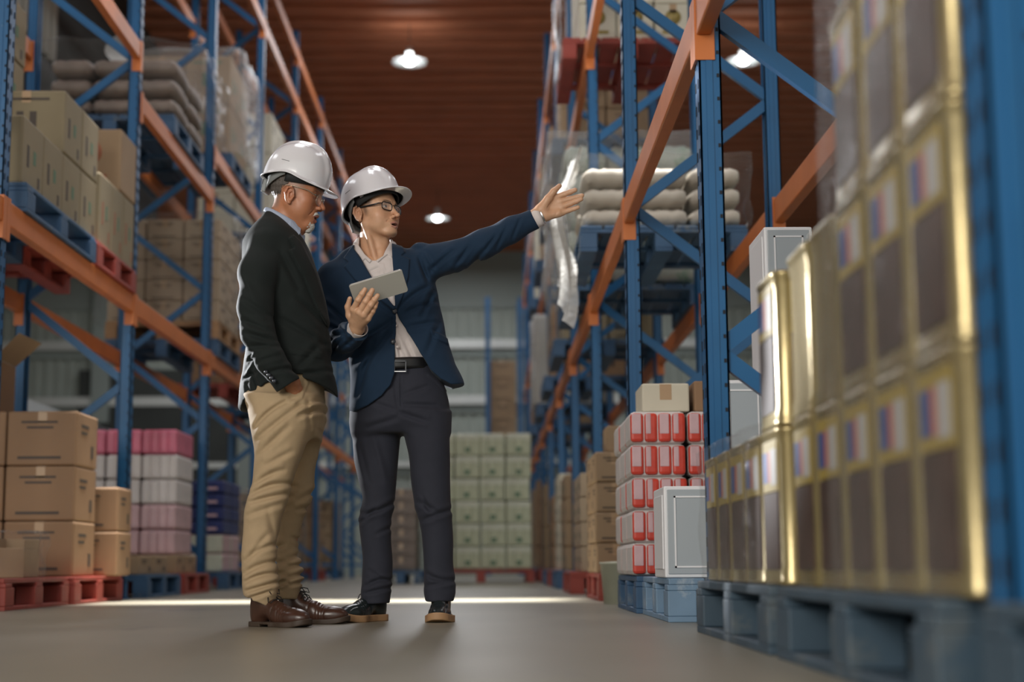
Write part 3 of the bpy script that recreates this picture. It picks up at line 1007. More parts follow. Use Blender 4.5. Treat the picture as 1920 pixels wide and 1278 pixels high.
# a short cross rack behind, near the far wall
cr = thing('storage_shelf', 'blue shelf stand near the far wall, right end of the aisle', 'shelf', (.22, 31.4, 0))
for x in (-.32, .34):
    MB().box(x - .05, -.45, 0, x + .05, -.38, 5.6, 'blue').build('post', cr)
    MB().box(x - .05, .38, 0, x + .05, .45, 5.6, 'blue').build('post', cr)
MB().box(-.37, -.47, 2.5, .39, .47, 2.62, 'blue').build('shelf_board', cr)
for k in range(4):
    put('carton', carton_mesh(.55, .5, .42, 'card_tan', 'ink', 0), (.20, 31.3, 2.621 + .422 * k), uniq('tan carton on the far blue shelf, %s one' % ORD[k]), 'carton', 'cartons on the far shelf')
# ------------------------------------------------------------------ distance-field modelling for figures and clothes
def V(*a):
    return np.array(a, float)


def smin(a, b, k):
    if k <= 0:
        return np.minimum(a, b)
    h = np.clip(.5 + .5 * (b - a) / k, 0, 1)
    return b * (1 - h) + a * h - k * h * (1 - h)


def smax(a, b, k):
    return -smin(-a, -b, k)


def cone(P, a, b, ra, rb):
    a, b = np.asarray(a, float), np.asarray(b, float)
    ab = b - a
    L = ab @ ab + 1e-12
    t = np.clip((P - a) @ ab / L, 0, 1)
    return np.linalg.norm(P - a - t[:, None] * ab, axis=1) - (ra + (rb - ra) * t)


def chain(P, pts, rs, k=.01):
    d = cone(P, pts[0], pts[1], rs[0], rs[1])
    for i in range(1, len(pts) - 1):
        d = smin(d, cone(P, pts[i], pts[i + 1], rs[i], rs[i + 1]), k)
    return d


def ell(P, c, r):
    q = (P - np.asarray(c, float)) / np.asarray(r, float)
    k0 = np.linalg.norm(q, axis=1)
    k1 = np.linalg.norm(q / np.asarray(r, float), axis=1) + 1e-9
    return k0 * (k0 - 1) / k1


def sph(P, c, r):
    return np.linalg.norm(P - np.asarray(c, float), axis=1) - r


def loft(P, st, p=2.3, ends=.02):
    """vertical body: stations (z, x0, x1, yc, ry) from top to bottom"""
    s = np.array(sorted(st))
    z = P[:, 2]
    zz = np.clip(z, s[0, 0], s[-1, 0])
    # smooth interpolation through the stations
    x0, x1, yc, ry = [pch(zz, s[:, 0], s[:, i]) for i in (1, 2, 3, 4)]
    rx = np.maximum((x1 - x0) / 2, .004)
    cx = (x0 + x1) / 2
    u, v = np.abs(P[:, 0] - cx) / rx, np.abs(P[:, 1] - yc) / ry
    k = (u ** p + v ** p + 1e-12) ** (1 / p)
    d = (k - 1) * np.minimum(rx, ry) * .97
    e = np.maximum(z - s[-1, 0], s[0, 0] - z)
    return smax(d, e, ends)


def pch(x, xs, ys):
    """smooth (Hermite, limited slopes) interpolation"""
    n = len(xs)
    h = np.diff(xs)
    m = np.diff(ys) / h
    t = np.zeros(n)
    for i in range(1, n - 1):
        t[i] = 0 if m[i - 1] * m[i] <= 0 else 2 * m[i - 1] * m[i] / (m[i - 1] + m[i])
    t[0], t[-1] = m[0], m[-1]
    i = np.clip(np.searchsorted(xs, x) - 1, 0, n - 2)
    u = (x - xs[i]) / h[i]
    return (2 * u ** 3 - 3 * u ** 2 + 1) * ys[i] + (u ** 3 - 2 * u ** 2 + u) * h[i] * t[i] + (3 * u ** 2 - 2 * u ** 3) * ys[i + 1] + (u ** 3 - u ** 2) * h[i] * t[i + 1]


def poly2(X, Z, pts):
    """signed distance to a closed polygon in the x-z plane, negative inside"""
    pts = np.asarray(pts, float)
    d = np.full(len(X), 1e9)
    ins = np.zeros(len(X), bool)
    n = len(pts)
    for i in range(n):
        a, b = pts[i], pts[(i + 1) % n]
        e = b - a
        wx, wz = X - a[0], Z - a[1]
        t = np.clip((wx * e[0] + wz * e[1]) / (e @ e + 1e-12), 0, 1)
        d = np.minimum(d, (wx - e[0] * t) ** 2 + (wz - e[1] * t) ** 2)
        c = (a[1] > Z) != (b[1] > Z)
        with np.errstate(divide='ignore', invalid='ignore'):
            xi = a[0] + (Z - a[1]) * e[0] / (e[1] if abs(e[1]) > 1e-9 else 1e-9)
        ins ^= c & (X < xi)
    d = np.sqrt(d)
    return np.where(ins, -d, d)


def px2(pts, Y):
    return [(at(x, y, Y).x, at(x, y, Y).z) for x, y in pts]


def pv(x, y, Y):
    return np.array(at(x, y, Y))


def folds(P, lst, Y, front=None):
    """cloth folds: (x0, y0, x1, y1, depth, width[, bend]) in photo pixels at distance Y; positive depth = crease, negative = ridge"""
    d = np.zeros(len(P))
    for f in lst:
        a, b = pv(f[0], f[1], Y), pv(f[2], f[3], Y)
        bend = f[6] if len(f) > 6 else 0
        a2, b2 = a[[0, 2]], b[[0, 2]]
        e = b2 - a2
        L = np.sqrt(e @ e)
        n = np.array([-e[1], e[0]]) / L
        w0 = P[:, 0] - a2[0], P[:, 2] - a2[1]
        t = (w0[0] * e[0] + w0[1] * e[1]) / L ** 2
        tc = np.clip(t, 0, 1)
        off = bend * 4 * tc * (1 - tc)
        s = w0[0] * n[0] + w0[1] * n[1] - off
        over = (t - tc) * L
        dist2 = s ** 2 + over ** 2
        fw_ = f[5] * .85
        g = np.exp(-dist2 / fw_ ** 2) * (.35 + .65 * np.sin(PI * np.clip(tc, .02, .98)))
        # a ridge beside every crease makes it read as a fold
        g2 = np.exp(-((s - 1.6 * f[5]) ** 2 + over ** 2) / f[5] ** 2)
        g3 = np.exp(-((s + 1.6 * f[5]) ** 2 + over ** 2) / f[5] ** 2)
        d += 1.4 * f[4] * (g - .35 * g2 - .35 * g3)
    if front is not None:
        d *= np.clip((front - P[:, 1]) / .03, 0, 1)
    return d


def wob(P, a, f, seed=0):
    """gentle unevenness"""
    r = np.random.RandomState(seed)
    d = 0
    for i in range(5):
        k = r.normal(size=3)
        k *= f * (1 + .5 * i) / np.linalg.norm(k)
        d = d + a / (1 + .6 * i) * np.sin(P @ k + r.uniform(0, 6.28))
    return d


def sdf_mesh(fn, lo, hi, h, B=14):
    """naive surface nets over the blocks the surface passes through"""
    lo, hi = np.array(lo, float), np.array(hi, float)
    nb = np.ceil((hi - lo) / (h * B)).astype(int)
    g = np.stack(np.meshgrid(*[np.arange(n) for n in nb], indexing='ij'), -1).reshape(-1, 3)
    c = lo + (g + .5) * h * B
    dc = np.concatenate([fn(c[i:i + 20000]) for i in range(0, len(c), 20000)])
    g = g[np.abs(dc) < h * B * .87 * 1.35 + .004]
    loc = np.stack(np.meshgrid(*[np.arange(B + 1)] * 3, indexing='ij'), -1)
    N = (nb * B + 2)
    keys, verts, quads = [], [], []
    corner = [(i, j, k) for i in (0, 1) for j in (0, 1) for k in (0, 1)]
    for s in range(0, len(g), 60):
        gb = g[s:s + 60]
        base = gb * B
        idx = base[:, None, None, None, :] + loc[None]
        P = lo + idx.reshape(-1, 3) * h
        d = fn(P).reshape(len(gb), B + 1, B + 1, B + 1)
        sg = d < 0
        cs = sum(sg[:, i:B + i, j:B + j, k:B + k].astype(int) for i, j, k in corner)
        act = (cs > 0) & (cs < 8)
        ba, ca, cb, cc = np.nonzero(act)
        if not len(ba):
            continue
        acc, cnt = np.zeros((len(ba), 3)), np.zeros(len(ba))
        for ax in range(3):
            for (p, q) in ((0, 0), (0, 1), (1, 0), (1, 1)):
                o = [0, 0, 0]
                oth = [a for a in range(3) if a != ax]
                o[oth[0]], o[oth[1]] = p, q
                o2 = list(o)
                o2[ax] = 1
                d0 = d[ba, ca + o[0], cb + o[1], cc + o[2]]
                d1 = d[ba, ca + o2[0], cb + o2[1], cc + o2[2]]
                x = (d0 < 0) != (d1 < 0)
                t = np.where(x, d0 / np.where(x, d0 - d1, 1), 0)
                pt = np.tile(np.array(o, float), (len(ba), 1))
                pt[:, ax] = t
                acc += pt * x[:, None]
                cnt += x
        cell = base[ba] + np.stack([ca, cb, cc], 1)
        verts.append(lo + (cell + acc / cnt[:, None]) * h)
        keys.append((cell[:, 0] * N[1] + cell[:, 1]) * N[2] + cell[:, 2])
        for ax in range(3):
            sl0 = [slice(0, B)] * 3
            sl1 = [slice(0, B)] * 3
            sl1[ax] = slice(1, B + 1)
            a_, b_ = sg[(slice(None), *sl0)], sg[(slice(None), *sl1)]
            e = np.nonzero(a_ != b_)
            ec = base[e[0]] + np.stack(e[1:], 1)
            flip = a_[e]
            u, v = [(1, 2), (2, 0), (0, 1)][ax]
            q = []
            for du, dv in ((0, 0), (-1, 0), (-1, -1), (0, -1)):
                cc_ = ec.copy()
                cc_[:, u] += du
                cc_[:, v] += dv
                q.append((cc_[:, 0] * N[1] + cc_[:, 1]) * N[2] + cc_[:, 2])
            q = np.stack(q, 1)
            q[~flip] = q[~flip][:, ::-1]
            quads.append(q)
    keys, verts, quads = np.concatenate(keys), np.concatenate(verts), np.concatenate(quads)
    uk, first = np.unique(keys, return_index=True)
    verts = verts[first]
    pos = np.clip(np.searchsorted(uk, quads), 0, len(uk) - 1)
    ok = (uk[pos] == quads).all(1)
    pos = pos[ok]
    for _ in range(2):      # pull the vertices onto the surface
        e = h * .5
        d = fn(verts)
        gr = np.stack([fn(verts + np.eye(3)[i] * e) - fn(verts - np.eye(3)[i] * e) for i in range(3)], 1) / (2 * e)
        gn = (gr ** 2).sum(1) + 1e-6
        stp = gr * np.clip(d / np.maximum(gn, .3), -h * .6, h * .6)[:, None]
        verts = verts - stp * .8
    return verts, pos


def mesh_obj(name, parts, mk, parent, color=None):
    """link (verts, quads) pieces as one smooth mesh object"""
    vs, fs, n = [], [], 0
    for v, f in parts:
        vs.append(v)
        fs.append(f + n)
        n += len(v)
    vs, fs = np.concatenate(vs), np.concatenate(fs)
    me = bpy.data.meshes.new(name)
    me.vertices.add(len(vs))
    me.vertices.foreach_set('co', vs.ravel())
    me.loops.add(fs.size)
    me.loops.foreach_set('vertex_index', fs.ravel().astype(np.int32))
    me.polygons.add(len(fs))
    me.polygons.foreach_set('loop_start', np.arange(len(fs), dtype=np.int32) * 4)
    me.polygons.foreach_set('loop_total', np.full(len(fs), 4, np.int32))
    me.polygons.foreach_set('use_smooth', np.ones(len(fs), bool))
    me.update(calc_edges=True)
    me.validate()
    me.materials.append(M[mk])
    if color is not None:
        at_ = me.color_attributes.new('col', 'FLOAT_COLOR', 'POINT')
        at_.data.foreach_set('color', color(vs).astype(np.float32).ravel())
    o = bpy.data.objects.new(name, me)
    COL.objects.link(o)
    o.parent = parent
    return o


def skin_mat(name, rough=.45, sss=.10):
    m_ = mat(name, (.5, .3, .2), rough, noise=.05, nscale=60, bump=.12, bscale=350, bdist=.0008, attr='col')
    b = m_.node_tree.nodes['Principled BSDF']
    b.inputs['Subsurface Weight'].default_value = sss
    b.inputs['Subsurface Radius'].default_value = (.008, .003, .0015)
    b.inputs['Subsurface Scale'].default_value = 1
    return m_


def fabric(name, base, rough=.85, bump=.25, scale=900, sheen=.04, noise=.06, spec=.25):
    return mat(name, base, rough, noise=noise, nscale=30, bump=bump, bscale=scale, bdist=.0006, sheen=sheen, spec=spec)


M.update(
    skin=skin_mat('skin'),
    suit_dark=fabric('charcoal_suit_wool', (.0095, .0135, .0130)),
    suit_navy=fabric('navy_suit_wool', (.010, .027, .056)),
    chino=fabric('khaki_cotton', (.39, .285, .17), .8, .2, 700, .05),
    trouser=fabric('dark_slate_cotton', (.026, .028, .040), .8, .2, 700, .05),
    shirt_blue=fabric('pale_blue_shirt_cotton', (.36, .42, .54), .75, .15, 800, .05),
    shirt_white=fabric('white_pink_shirt_cotton', (.62, .56, .54), .75, .15, 800, .05),
    helmet=mat('white_helmet_plastic', (.66, .66, .69), .18, coat=.35),
    harness_grey=mat('grey_harness_plastic', (.20, .21, .21), .5),
    harness_black=mat('black_sweatband', (.012, .013, .014), .7),
    leather_brown=mat('dark_brown_leather', (.055, .024, .015), .32, noise=.25, nscale=20, bump=.2, bscale=120, coat=.15),
    leather_black=mat('black_green_leather', (.012, .018, .019), .30, noise=.2, nscale=20, bump=.2, bscale=120, coat=.2),
    sole_dark=mat('dark_brown_sole', (.045, .028, .018), .6),
    sole_tan=mat('tan_rubber_sole', (.38, .22, .11), .6),
    lace=mat('black_lace', (.010, .009, .009), .8),
    belt=mat('black_leather_belt', (.010, .010, .011), .4),
    metal=mat('brushed_metal', (.60, .60, .60), .25, metal=1),
    tablet=mat('warm_grey_tablet_back', (.50, .49, .44), .35),
    tablet_edge=mat('silver_tablet_edge', (.62, .62, .60), .3, metal=.6),
    screen=mat('dark_tablet_glass', (.01, .01, .012), .08),
    eye_white=mat('eye_white', (.62, .58, .55), .15),
    iris=mat('dark_brown_iris', (.02, .010, .006), .1),
    lens=film_mat('spectacle_lens', .05, .03, (.95, .97, 1)),
    frame_black=mat('black_spectacle_frame', (.010, .012, .014), .25),
    frame_metal=mat('thin_metal_spectacle_frame', (.30, .26, .20), .25, metal=.8),
    hair_black=mat('black_hair', (.010, .008, .007), .55, bump=.8, bscale=400, bdist=.002),
    hair_white=mat('white_beard', (.62, .60, .56), .8, noise=.2, nscale=60, bump=1, bscale=320, bdist=.004),
    teeth=mat('tooth', (.62, .58, .50), .25),
    button=mat('dark_button', (.02, .025, .035), .3),
)


# ------------------------------------------------------------------ heads
class Frame:
    """local frame of a head: x forward, y left, z up"""
    def __init__(s, o, fwd, roll=0.):
        s.o = np.asarray(o, float)
        f = np.asarray(fwd, float)
        f = f / np.linalg.norm(f)
        l = np.cross((0, 0, 1), f)
        l /= np.linalg.norm(l)
        u = np.cross(f, l)
        l, u = l * math.cos(roll) + u * math.sin(roll), -l * math.sin(roll) + u * math.cos(roll)
        s.R = np.stack([f, l, u])          # rows

    def loc(s, P):
        return (P - s.o) @ s.R.T

    def w(s, *p):
        return s.o + np.asarray(p, float) @ s.R

    def M(s):
        m = Matrix.Identity(4)
        for i in range(3):
            for j in range(3):
                m[i][j] = s.R[j][i]
            m[i][3] = s.o[i]
        return m


def warp(p, s):
    if s == 1:
        return p
    p = p.copy()
    p[:, 2] = np.where(p[:, 2] < -.026, -.026 + (p[:, 2] + .026) / s, p[:, 2])
    return p


def head_local(p, mouth=.004, old=False, smile=0., squash=1., ear=(.004, -.006)):
    p = warp(p, squash)
    q = p.copy()
    q[:, 1] = np.abs(q[:, 1])
    d = ell(p, (-.006, 0, .046), (.094, .076, .084))
    d = smin(d, ell(p, (.028, 0, .004), (.062, .063, .080)), .03)
    d = smin(d, ell(p, (.024, 0, -.052), (.058, .051, .052)), .03)
    d = smin(d, cone(q, (.000, .054, -.040), (.066, .018, -.096), .014, .014), .022)
    d = smin(d, ell(p, (.076, 0, -.096), (.018, .022, .017)), .018)
    d = smin(d, sph(q, (.056, .043, -.018), .021), .025)
    d = smin(d, ell(q, (.044, .038, -.046), (.030, .020, .030)), .02)
    d = smin(d, ell(p, (.074, 0, -.060), (.022, .029, .027)), .02)
    d = smin(d, cone(q, (.085, .010, .031), (.068, .046, .030), .009, .009), .016)
    # eye sockets
    d = smax(d, -ell(q, (.099, .033, .011), (.019, .021, .014)), .014)
    # nose
    d = smin(d, chain(p, [(.083, 0, .022), (.096, 0, -.002), (.1105, 0, -.023)], [.0070, .0070, .0094], .006), .010)
    d = smin(d, ell(q, (.099, .0125, -.029), (.010, .0065, .0075)), .006)
    d = smax(d, -ell(q, (.104, .0065, -.037), (.005, .003, .004)), .003)
    # eyelids round the ball, with the slit
    lid = sph(q, (.0725, .032, .012), .0142)
    lid = smax(lid, -ell(q, (.086, .032, .0115), (.012, .0125, .0042 if not old else .0026)), .002)
    d = smin(d, lid, .005)
    # lips and mouth
    d = smin(d, chain(q, [(.0975, 0, -.0575), (.0965, .006, -.0565), (.090, .017, -.0610), (.083, .025, -.0640 + smile)], [.0052, .0056, .0042, .002], .003), .003)
    d = smin(d, chain(q, [(.0935, 0, -.0715 - mouth), (.088, .012, -.0690 - mouth * .8), (.082, .023, -.0650 + smile)], [.0074, .0062, .002], .003), .003)
    d = smax(d, -ell(q, (.094, 0, -.0635 - mouth * .5), (.016, .017, .0012 + mouth)), .0015)
    if old:     # cheek fold, brow lines, crow's feet
        for a, b, r in (((.094, .022, -.030), (.078, .037, -.062), .0032), ((.066, .052, .010), (.052, .062, .004), .0016), ((.066, .052, .014), (.052, .062, .016), .0016), ((.066, .051, .004), (.054, .060, -.008), .0016)):
            d = smax(d, -cone(q, a, b, r, r * .4), .004)
    else:
        d = smax(d, -cone(q, (.096, .021, -.033), (.082, .032, -.052), .0018, .0008), .005)
    # ear
    q = q - V(ear[0], 0, ear[1])
    e = ell(q, (-.012, .0785, .000), (.017, .006, .029))
    e = smax(e, -ell(q, (-.006, .0845, .001), (.0085, .006, .015)), .003)
    e = smin(e, chain(q, [(-.002, .078, .018), (-.010, .086, .027), (-.022, .088, .022), (-.027, .087, .004), (-.020, .082, -.014), (-.010, .079, -.024)], [.003, .0038, .004, .004, .0038, .0045], .003), .003)
    e = smin(e, chain(q, [(-.008, .081, .012), (-.016, .083, .006), (-.014, .082, -.010)], [.0025, .0028, .0025], .002), .002)
    e = smin(e, sph(q, (-.007, .0785, -.028), .0065), .004)
    e = smin(e, sph(q, (.003, .079, -.003), .004), .003)
    d = smin(d, e, .004)
    return d


def mixc(c, c2, w):
    return c * (1 - w[:, None]) + np.array(c2) * w[:, None]


def ramp(x, a, b):
    return np.clip((x - a) / (b - a), 0, 1)


def skin_color(fr, base, brow, lip, stub, stub_amt, squash=1.):
    def f(vs):
        p = warp(fr.loc(vs), squash)
        q = p.copy()
        q[:, 1] = np.abs(q[:, 1])
        c = np.tile(np.array(base), (len(vs), 1))
        inhead = np.linalg.norm(p, axis=1) < .17
        red = np.array(base) * (1.12, .80, .74)
        w = np.exp(-((q - (.108, 0, -.025)) ** 2).sum(1) / .020 ** 2) + .7 * np.exp(-((q - (.070, .044, -.020)) ** 2).sum(1) / .026 ** 2) + .8 * np.exp(-((q - (-.012, .085, 0)) ** 2).sum(1) / .030 ** 2)
        c = mixc(c, red, np.clip(w, 0, 1) * inhead * .4)
        # short hair under the helmet line: temples, behind the ears and nape
        hair = ramp(p[:, 2], .016, .030) * ramp(-p[:, 0], -.052, -.040) + ramp(-p[:, 0], .028, .042) * ramp(p[:, 2], -.072, -.050)
        side = np.exp(-((q[:, 0] - .018) / .010) ** 2) * ramp(p[:, 2], -.022, .0) * (q[:, 1] > .04)
        c = mixc(c, stub, np.clip(np.maximum(hair, side * .8), 0, 1) * stub_amt * inhead)
        # brows
        t = (q[:, 1] - .012) / .034
        zb = .0275 + .006 * np.sin(np.clip(t, 0, 1) * PI * .8)
        w = np.exp(-((p[:, 2] - zb) / .0034) ** 2) * ramp(t, -.05, .1) * ramp(-t, -1.05, -.85) * (p[:, 0] > .05)
        c = mixc(c, brow, w * .85)
        # lids, lips
        w = np.exp(-(((q - (.088, .032, .0155)) / (.02, .015, .0016)) ** 2).sum(1))
        c = mixc(c, (.03, .015, .01), w * .8)
        du = chain(q, [(.0975, 0, -.0575), (.0965, .006, -.0565), (.090, .017, -.0610), (.083, .024, -.0640)], [.0052, .0056, .0042, .002], .003)
        dl = chain(q, [(.0935, 0, -.0755), (.088, .012, -.0725), (.082, .022, -.0650)], [.0074, .0062, .002], .003)
        w = ramp(-np.minimum(du, dl), -.0016, -.0004)
        c = mixc(c, lip, w * .9)
        w = ramp(-p[:, 0], -.0905, -.0885) * ((p[:, 0] > .072) & (q[:, 1] < .0165) & (np.abs(p[:, 2] + .0655) < .006)).astype(float)
        c = mixc(c, (.05, .012, .010), w)
        return np.concatenate([c, np.ones((len(vs), 1))], 1)
    return f


def eyes(fr, parent, look=(1, 0, 0), half=False):
    look = np.array(look, float)
    look /= np.linalg.norm(look)
    for s in (-1, 1):
        c = np.array((.0725, .032 * s, .012))
        b = MB()
        vs, fs = [], []
        n, m_ = 20, 14
        R = Vector(look).to_track_quat('Z', 'Y').to_matrix()
        o = MB()
        def cap(r, a0, a1, mk):
            vs, fs = [], []
            for j in range(m_ + 1):
                a = a0 + (a1 - a0) * j / m_
                for i in range(n):
                    t = 2 * PI * i / n
                    v = R @ Vector((math.sin(a) * math.cos(t), math.sin(a) * math.sin(t), math.cos(a))) * r
                    vs.append(fr.w(*(c + np.array(v))))
            for j in range(m_):
                for i in range(n):
                    fs.append((j * n + i, (j + 1) * n + i, (j + 1) * n + (i + 1) % n, j * n + (i + 1) % n))
            o.add(vs, fs, mk, True)
        cap(.0123, .0, PI, 'eye_white')
        cap(.0126, .0, .48, 'iris')
        e = o.build('eye', parent)


# ------------------------------------------------------------------ helmet
def helmet(fr, parent, tag_label=None):
    """shell with peak, ridges and vents; frame origin = middle of the rim"""
    root = bpy.data.objects.new('hard_hat', None)
    NA, NT = 120, 34
    def shell(inset):
        vs, fs = [], []
        for j in range(NT + 1):
            t = j / NT
            for i in range(NA):
                a = 2 * PI * i / NA
                ca, sa = math.cos(a), math.sin(a)
                rx = .121 if ca < 0 else .116
                k = 1 / ((abs(ca) / rx) ** 2.25 + (abs(sa) / .104) ** 2.25) ** (1 / 2.25)
                # rim height: up over the ears, down at the nape
                zr = .012 * math.exp(-((ca + .15) / .45) ** 2) - .006 * max(0, -ca) ** 3 - .012 * max(0, ca) ** 1.5
                ph = t * PI / 2
                rr = k * math.cos(ph) ** (.78 - .17 * max(0, ca))
                z = zr * (1 - t) + .138 * math.sin(ph) ** (.92 - .08 * max(0, ca))
                x, y = rr * ca, rr * sa
                # crest: two steps running front to back, shallow hollows beside
                cr = math.exp(-(y / .032) ** 6)
                z += .0105 * cr * math.sin(ph) ** 2 * (1 if x < .10 else .3)
                if ca > 0:
                    x += .010 * cr * math.cos(ph) * ca * min(1, t * 4)
                g = math.exp(-((abs(y) - .046) / .010) ** 2)
                z -= .0022 * g * math.sin(ph) ** 1.5
                vs.append((x * (1 - inset), y * (1 - inset), z * (1 - inset) if t > 0 else z))
        for j in range(NT):
            for i in range(NA):
                fs.append((j * NA + i, j * NA + (i + 1) % NA, (j + 1) * NA + (i + 1) % NA, (j + 1) * NA + i))
        return vs, fs
    vs, fs = shell(0)
    vi, fi = shell(.03)
    n0 = len(vs)
    # brim: flares outwards, long at the peak
    brim = []
    for r_ in range(1, 6):
        u = r_ / 5
        for i in range(NA):
            a = 2 * PI * i / NA
            ca, sa = math.cos(a), math.sin(a)
            x, y, z = vs[i]
            w = .0055 + .036 * max(0, ca) ** 3
            sc = math.hypot(x, y)
            zz = z - (.003 + .007 * max(0, ca) ** 2.0) * u ** 1.1 + .004 * max(0, ca) ** 2 * math.sin(u * PI) - .030 * (sa ** 2) * 0
            zz -= .006 * u * max(0, ca) ** 2 * abs(sa)
            brim.append((x + ca * w * u, y + sa * w * u * .9, zz))
    b = MB()
    b.add(vs, fs, 'helmet', True)
    # brim quads
    allv = vs + brim
    bf = []
    for r_ in range(5):
        for i in range(NA):
            lo_ = (i if r_ == 0 else n0 + (r_ - 1) * NA + i)
            lo2 = ((i + 1) % NA if r_ == 0 else n0 + (r_ - 1) * NA + (i + 1) % NA)
            hi_, hi2 = n0 + r_ * NA + i, n0 + r_ * NA + (i + 1) % NA
            bf.append((hi_, hi2, lo2, lo_))
    b = MB()
    b.add(allv, fs + bf, 'helmet', True)
    # rolled lip under the brim and inner skin
    inner = [(x, y, z) for x, y, z in vi]
    b.add(inner, [tuple(reversed(f)) for f in fi], 'harness_black', True)
    lip = [brim[4 * NA + i] for i in range(NA)]
    b.tube(lip, .0022, 'helmet', 8, True)
    # underside of the brim
    und = [(x, y, z - .002) for x, y, z in allv[:NA]] + [(x, y, z - .002) for x, y, z in brim[4 * NA:]]
    b.add(und, [(i, (i + 1) % NA, NA + (i + 1) % NA, NA + i) for i in range(NA)], 'helmet', True)
    o = b.build('hard_hat', parent)
    o.matrix_local = fr.M()
    # moulded slots on both sides
    s_ = MB()
    for sgn in (-1, 1):
        def on(x, z):
            # nearest shell point to (x, z) on that side
            best = min((v for v in vs if v[1] * sgn > .02), key=lambda v: (v[0] - x) ** 2 + (v[2] - z) ** 2)
            return (x, best[1] + .0006 * sgn, z)
        s_.tube([on(-.040 + .03 * k / 5, .052 - .003 * k / 5) for k in range(6)], .0011, 'harness_grey', 6)
    s_.build('vent_slot', o)
    return o


def harness(fr, parent, helm):
    """head band under the shell: black sweatband in front, grey nape band with ratchet"""
    def strip(a0, a1, rx, ry, z0, z1, mk, name, n=40, th=.003, x0=0.):
        b = MB()
        vs, fs = [], []
        for i in range(n + 1):
            a = math.radians(a0 + (a1 - a0) * i / n)
            t = i / n
            za, zb = z0(t), z1(t)
            for r_, z in ((0, za), (0, zb), (th, zb), (th, za)):
                vs.append((x0 + (rx + r_) * math.cos(a), (ry + r_) * math.sin(a), z))
        for i in range(n):
            for k in range(4):
                fs.append((i * 4 + k, i * 4 + (k + 1) % 4, (i + 1) * 4 + (k + 1) % 4, (i + 1) * 4 + k))
        fs += [(3, 2, 1, 0), (n * 4, n * 4 + 1, n * 4 + 2, n * 4 + 3)]
        b.add(vs, fs, mk, True)
        return b
    f = strip(-100, 100, .101, .083, lambda t: -.020 + .006 * math.cos((t - .5) * PI), lambda t: .030, 'harness_black', 'sweatband')
    f.build('sweatband', helm)
    g = strip(100, 260, .100, .091, lambda t: .002 - .060 * math.sin(t * PI) ** 1.2, lambda t: .026 - .022 * math.sin(t * PI) ** 2, 'harness_grey', 'nape_band')
    g.box(-.112, -.030, -.062, -.096, .030, -.014, 'harness_grey', .004)
    nb = g.build('nape_band', helm)
    MB().lathe([(0, -.010), (.012, -.010), (.013, -.006), (.013, .0), (0, .001)], (-.108, 0, -.040), 'harness_black', 20, 'x').box(-.115, -.026, -.036, -.108, -.016, -.014, 'harness_black', .002).build('ratchet_knob', nb)
    k = MB()
    for s in (-1, 1):
        k.lathe([(0, 0), (.006, 0), (.007, .0015 * s), (.007, .004 * s), (0, .004 * s)], (.018, .088 * s, .012), 'helmet', 16, 'y')
        k.box(.010, min(.085 * s, .089 * s), .004, .026, max(.085 * s, .089 * s), .024, 'helmet', .0015)
    k.build('band_clip', helm)


def limb_part(name, fn, lo, hi, h, mk, parent):
    return mesh_obj(name, [sdf_mesh(fn, lo, hi, h)], mk, parent)


def band_mesh(c0, u0, v0, c1, u1, v1, mk, name, parent, th=.0025, n=48, gap=None, mid=None):
    """closed collar or cuff ruled between two ellipses (centre, two half axes)"""
    b = MB()
    vs, fs = [], []
    rows = 5
    c0, u0, v0, c1, u1, v1 = [np.asarray(x, float) for x in (c0, u0, v0, c1, u1, v1)]
    a0, a1 = (0, 360) if gap is None else gap
    for layer in (0, 1):
        for j in range(rows):
            t = j / (rows - 1)
            c, u, v = c0 + (c1 - c0) * t, u0 + (u1 - u0) * t, v0 + (v1 - v0) * t
            k = 1 + layer * th / np.linalg.norm(u) + .03 * math.sin(t * PI) * (mid or 0)
            for i in range(n + 1):
                a = math.radians(a0 + (a1 - a0) * i / n)
                vs.append(c + (u * math.cos(a) + v * math.sin(a)) * k)
    w = n + 1
    for layer in (0, 1):
        o = layer * rows * w
        for j in range(rows - 1):
            for i in range(n):
                q = (o + j * w + i, o + j * w + i + 1, o + (j + 1) * w + i + 1, o + (j + 1) * w + i)
                fs.append(q if layer else q[::-1])
    o = rows * w
    for i in range(n):
        fs.append((i, i + 1, o + i + 1, o + i))
        e = (rows - 1) * w
        fs.append((e + i + 1, e + i, o + e + i, o + e + i + 1))
    for i in (0, n):
        for j in range(rows - 1):
            fs.append((j * w + i, (j + 1) * w + i, o + (j + 1) * w + i, o + j * w + i))
    b.add(vs, fs, mk, True)
    return b.build(name, parent)


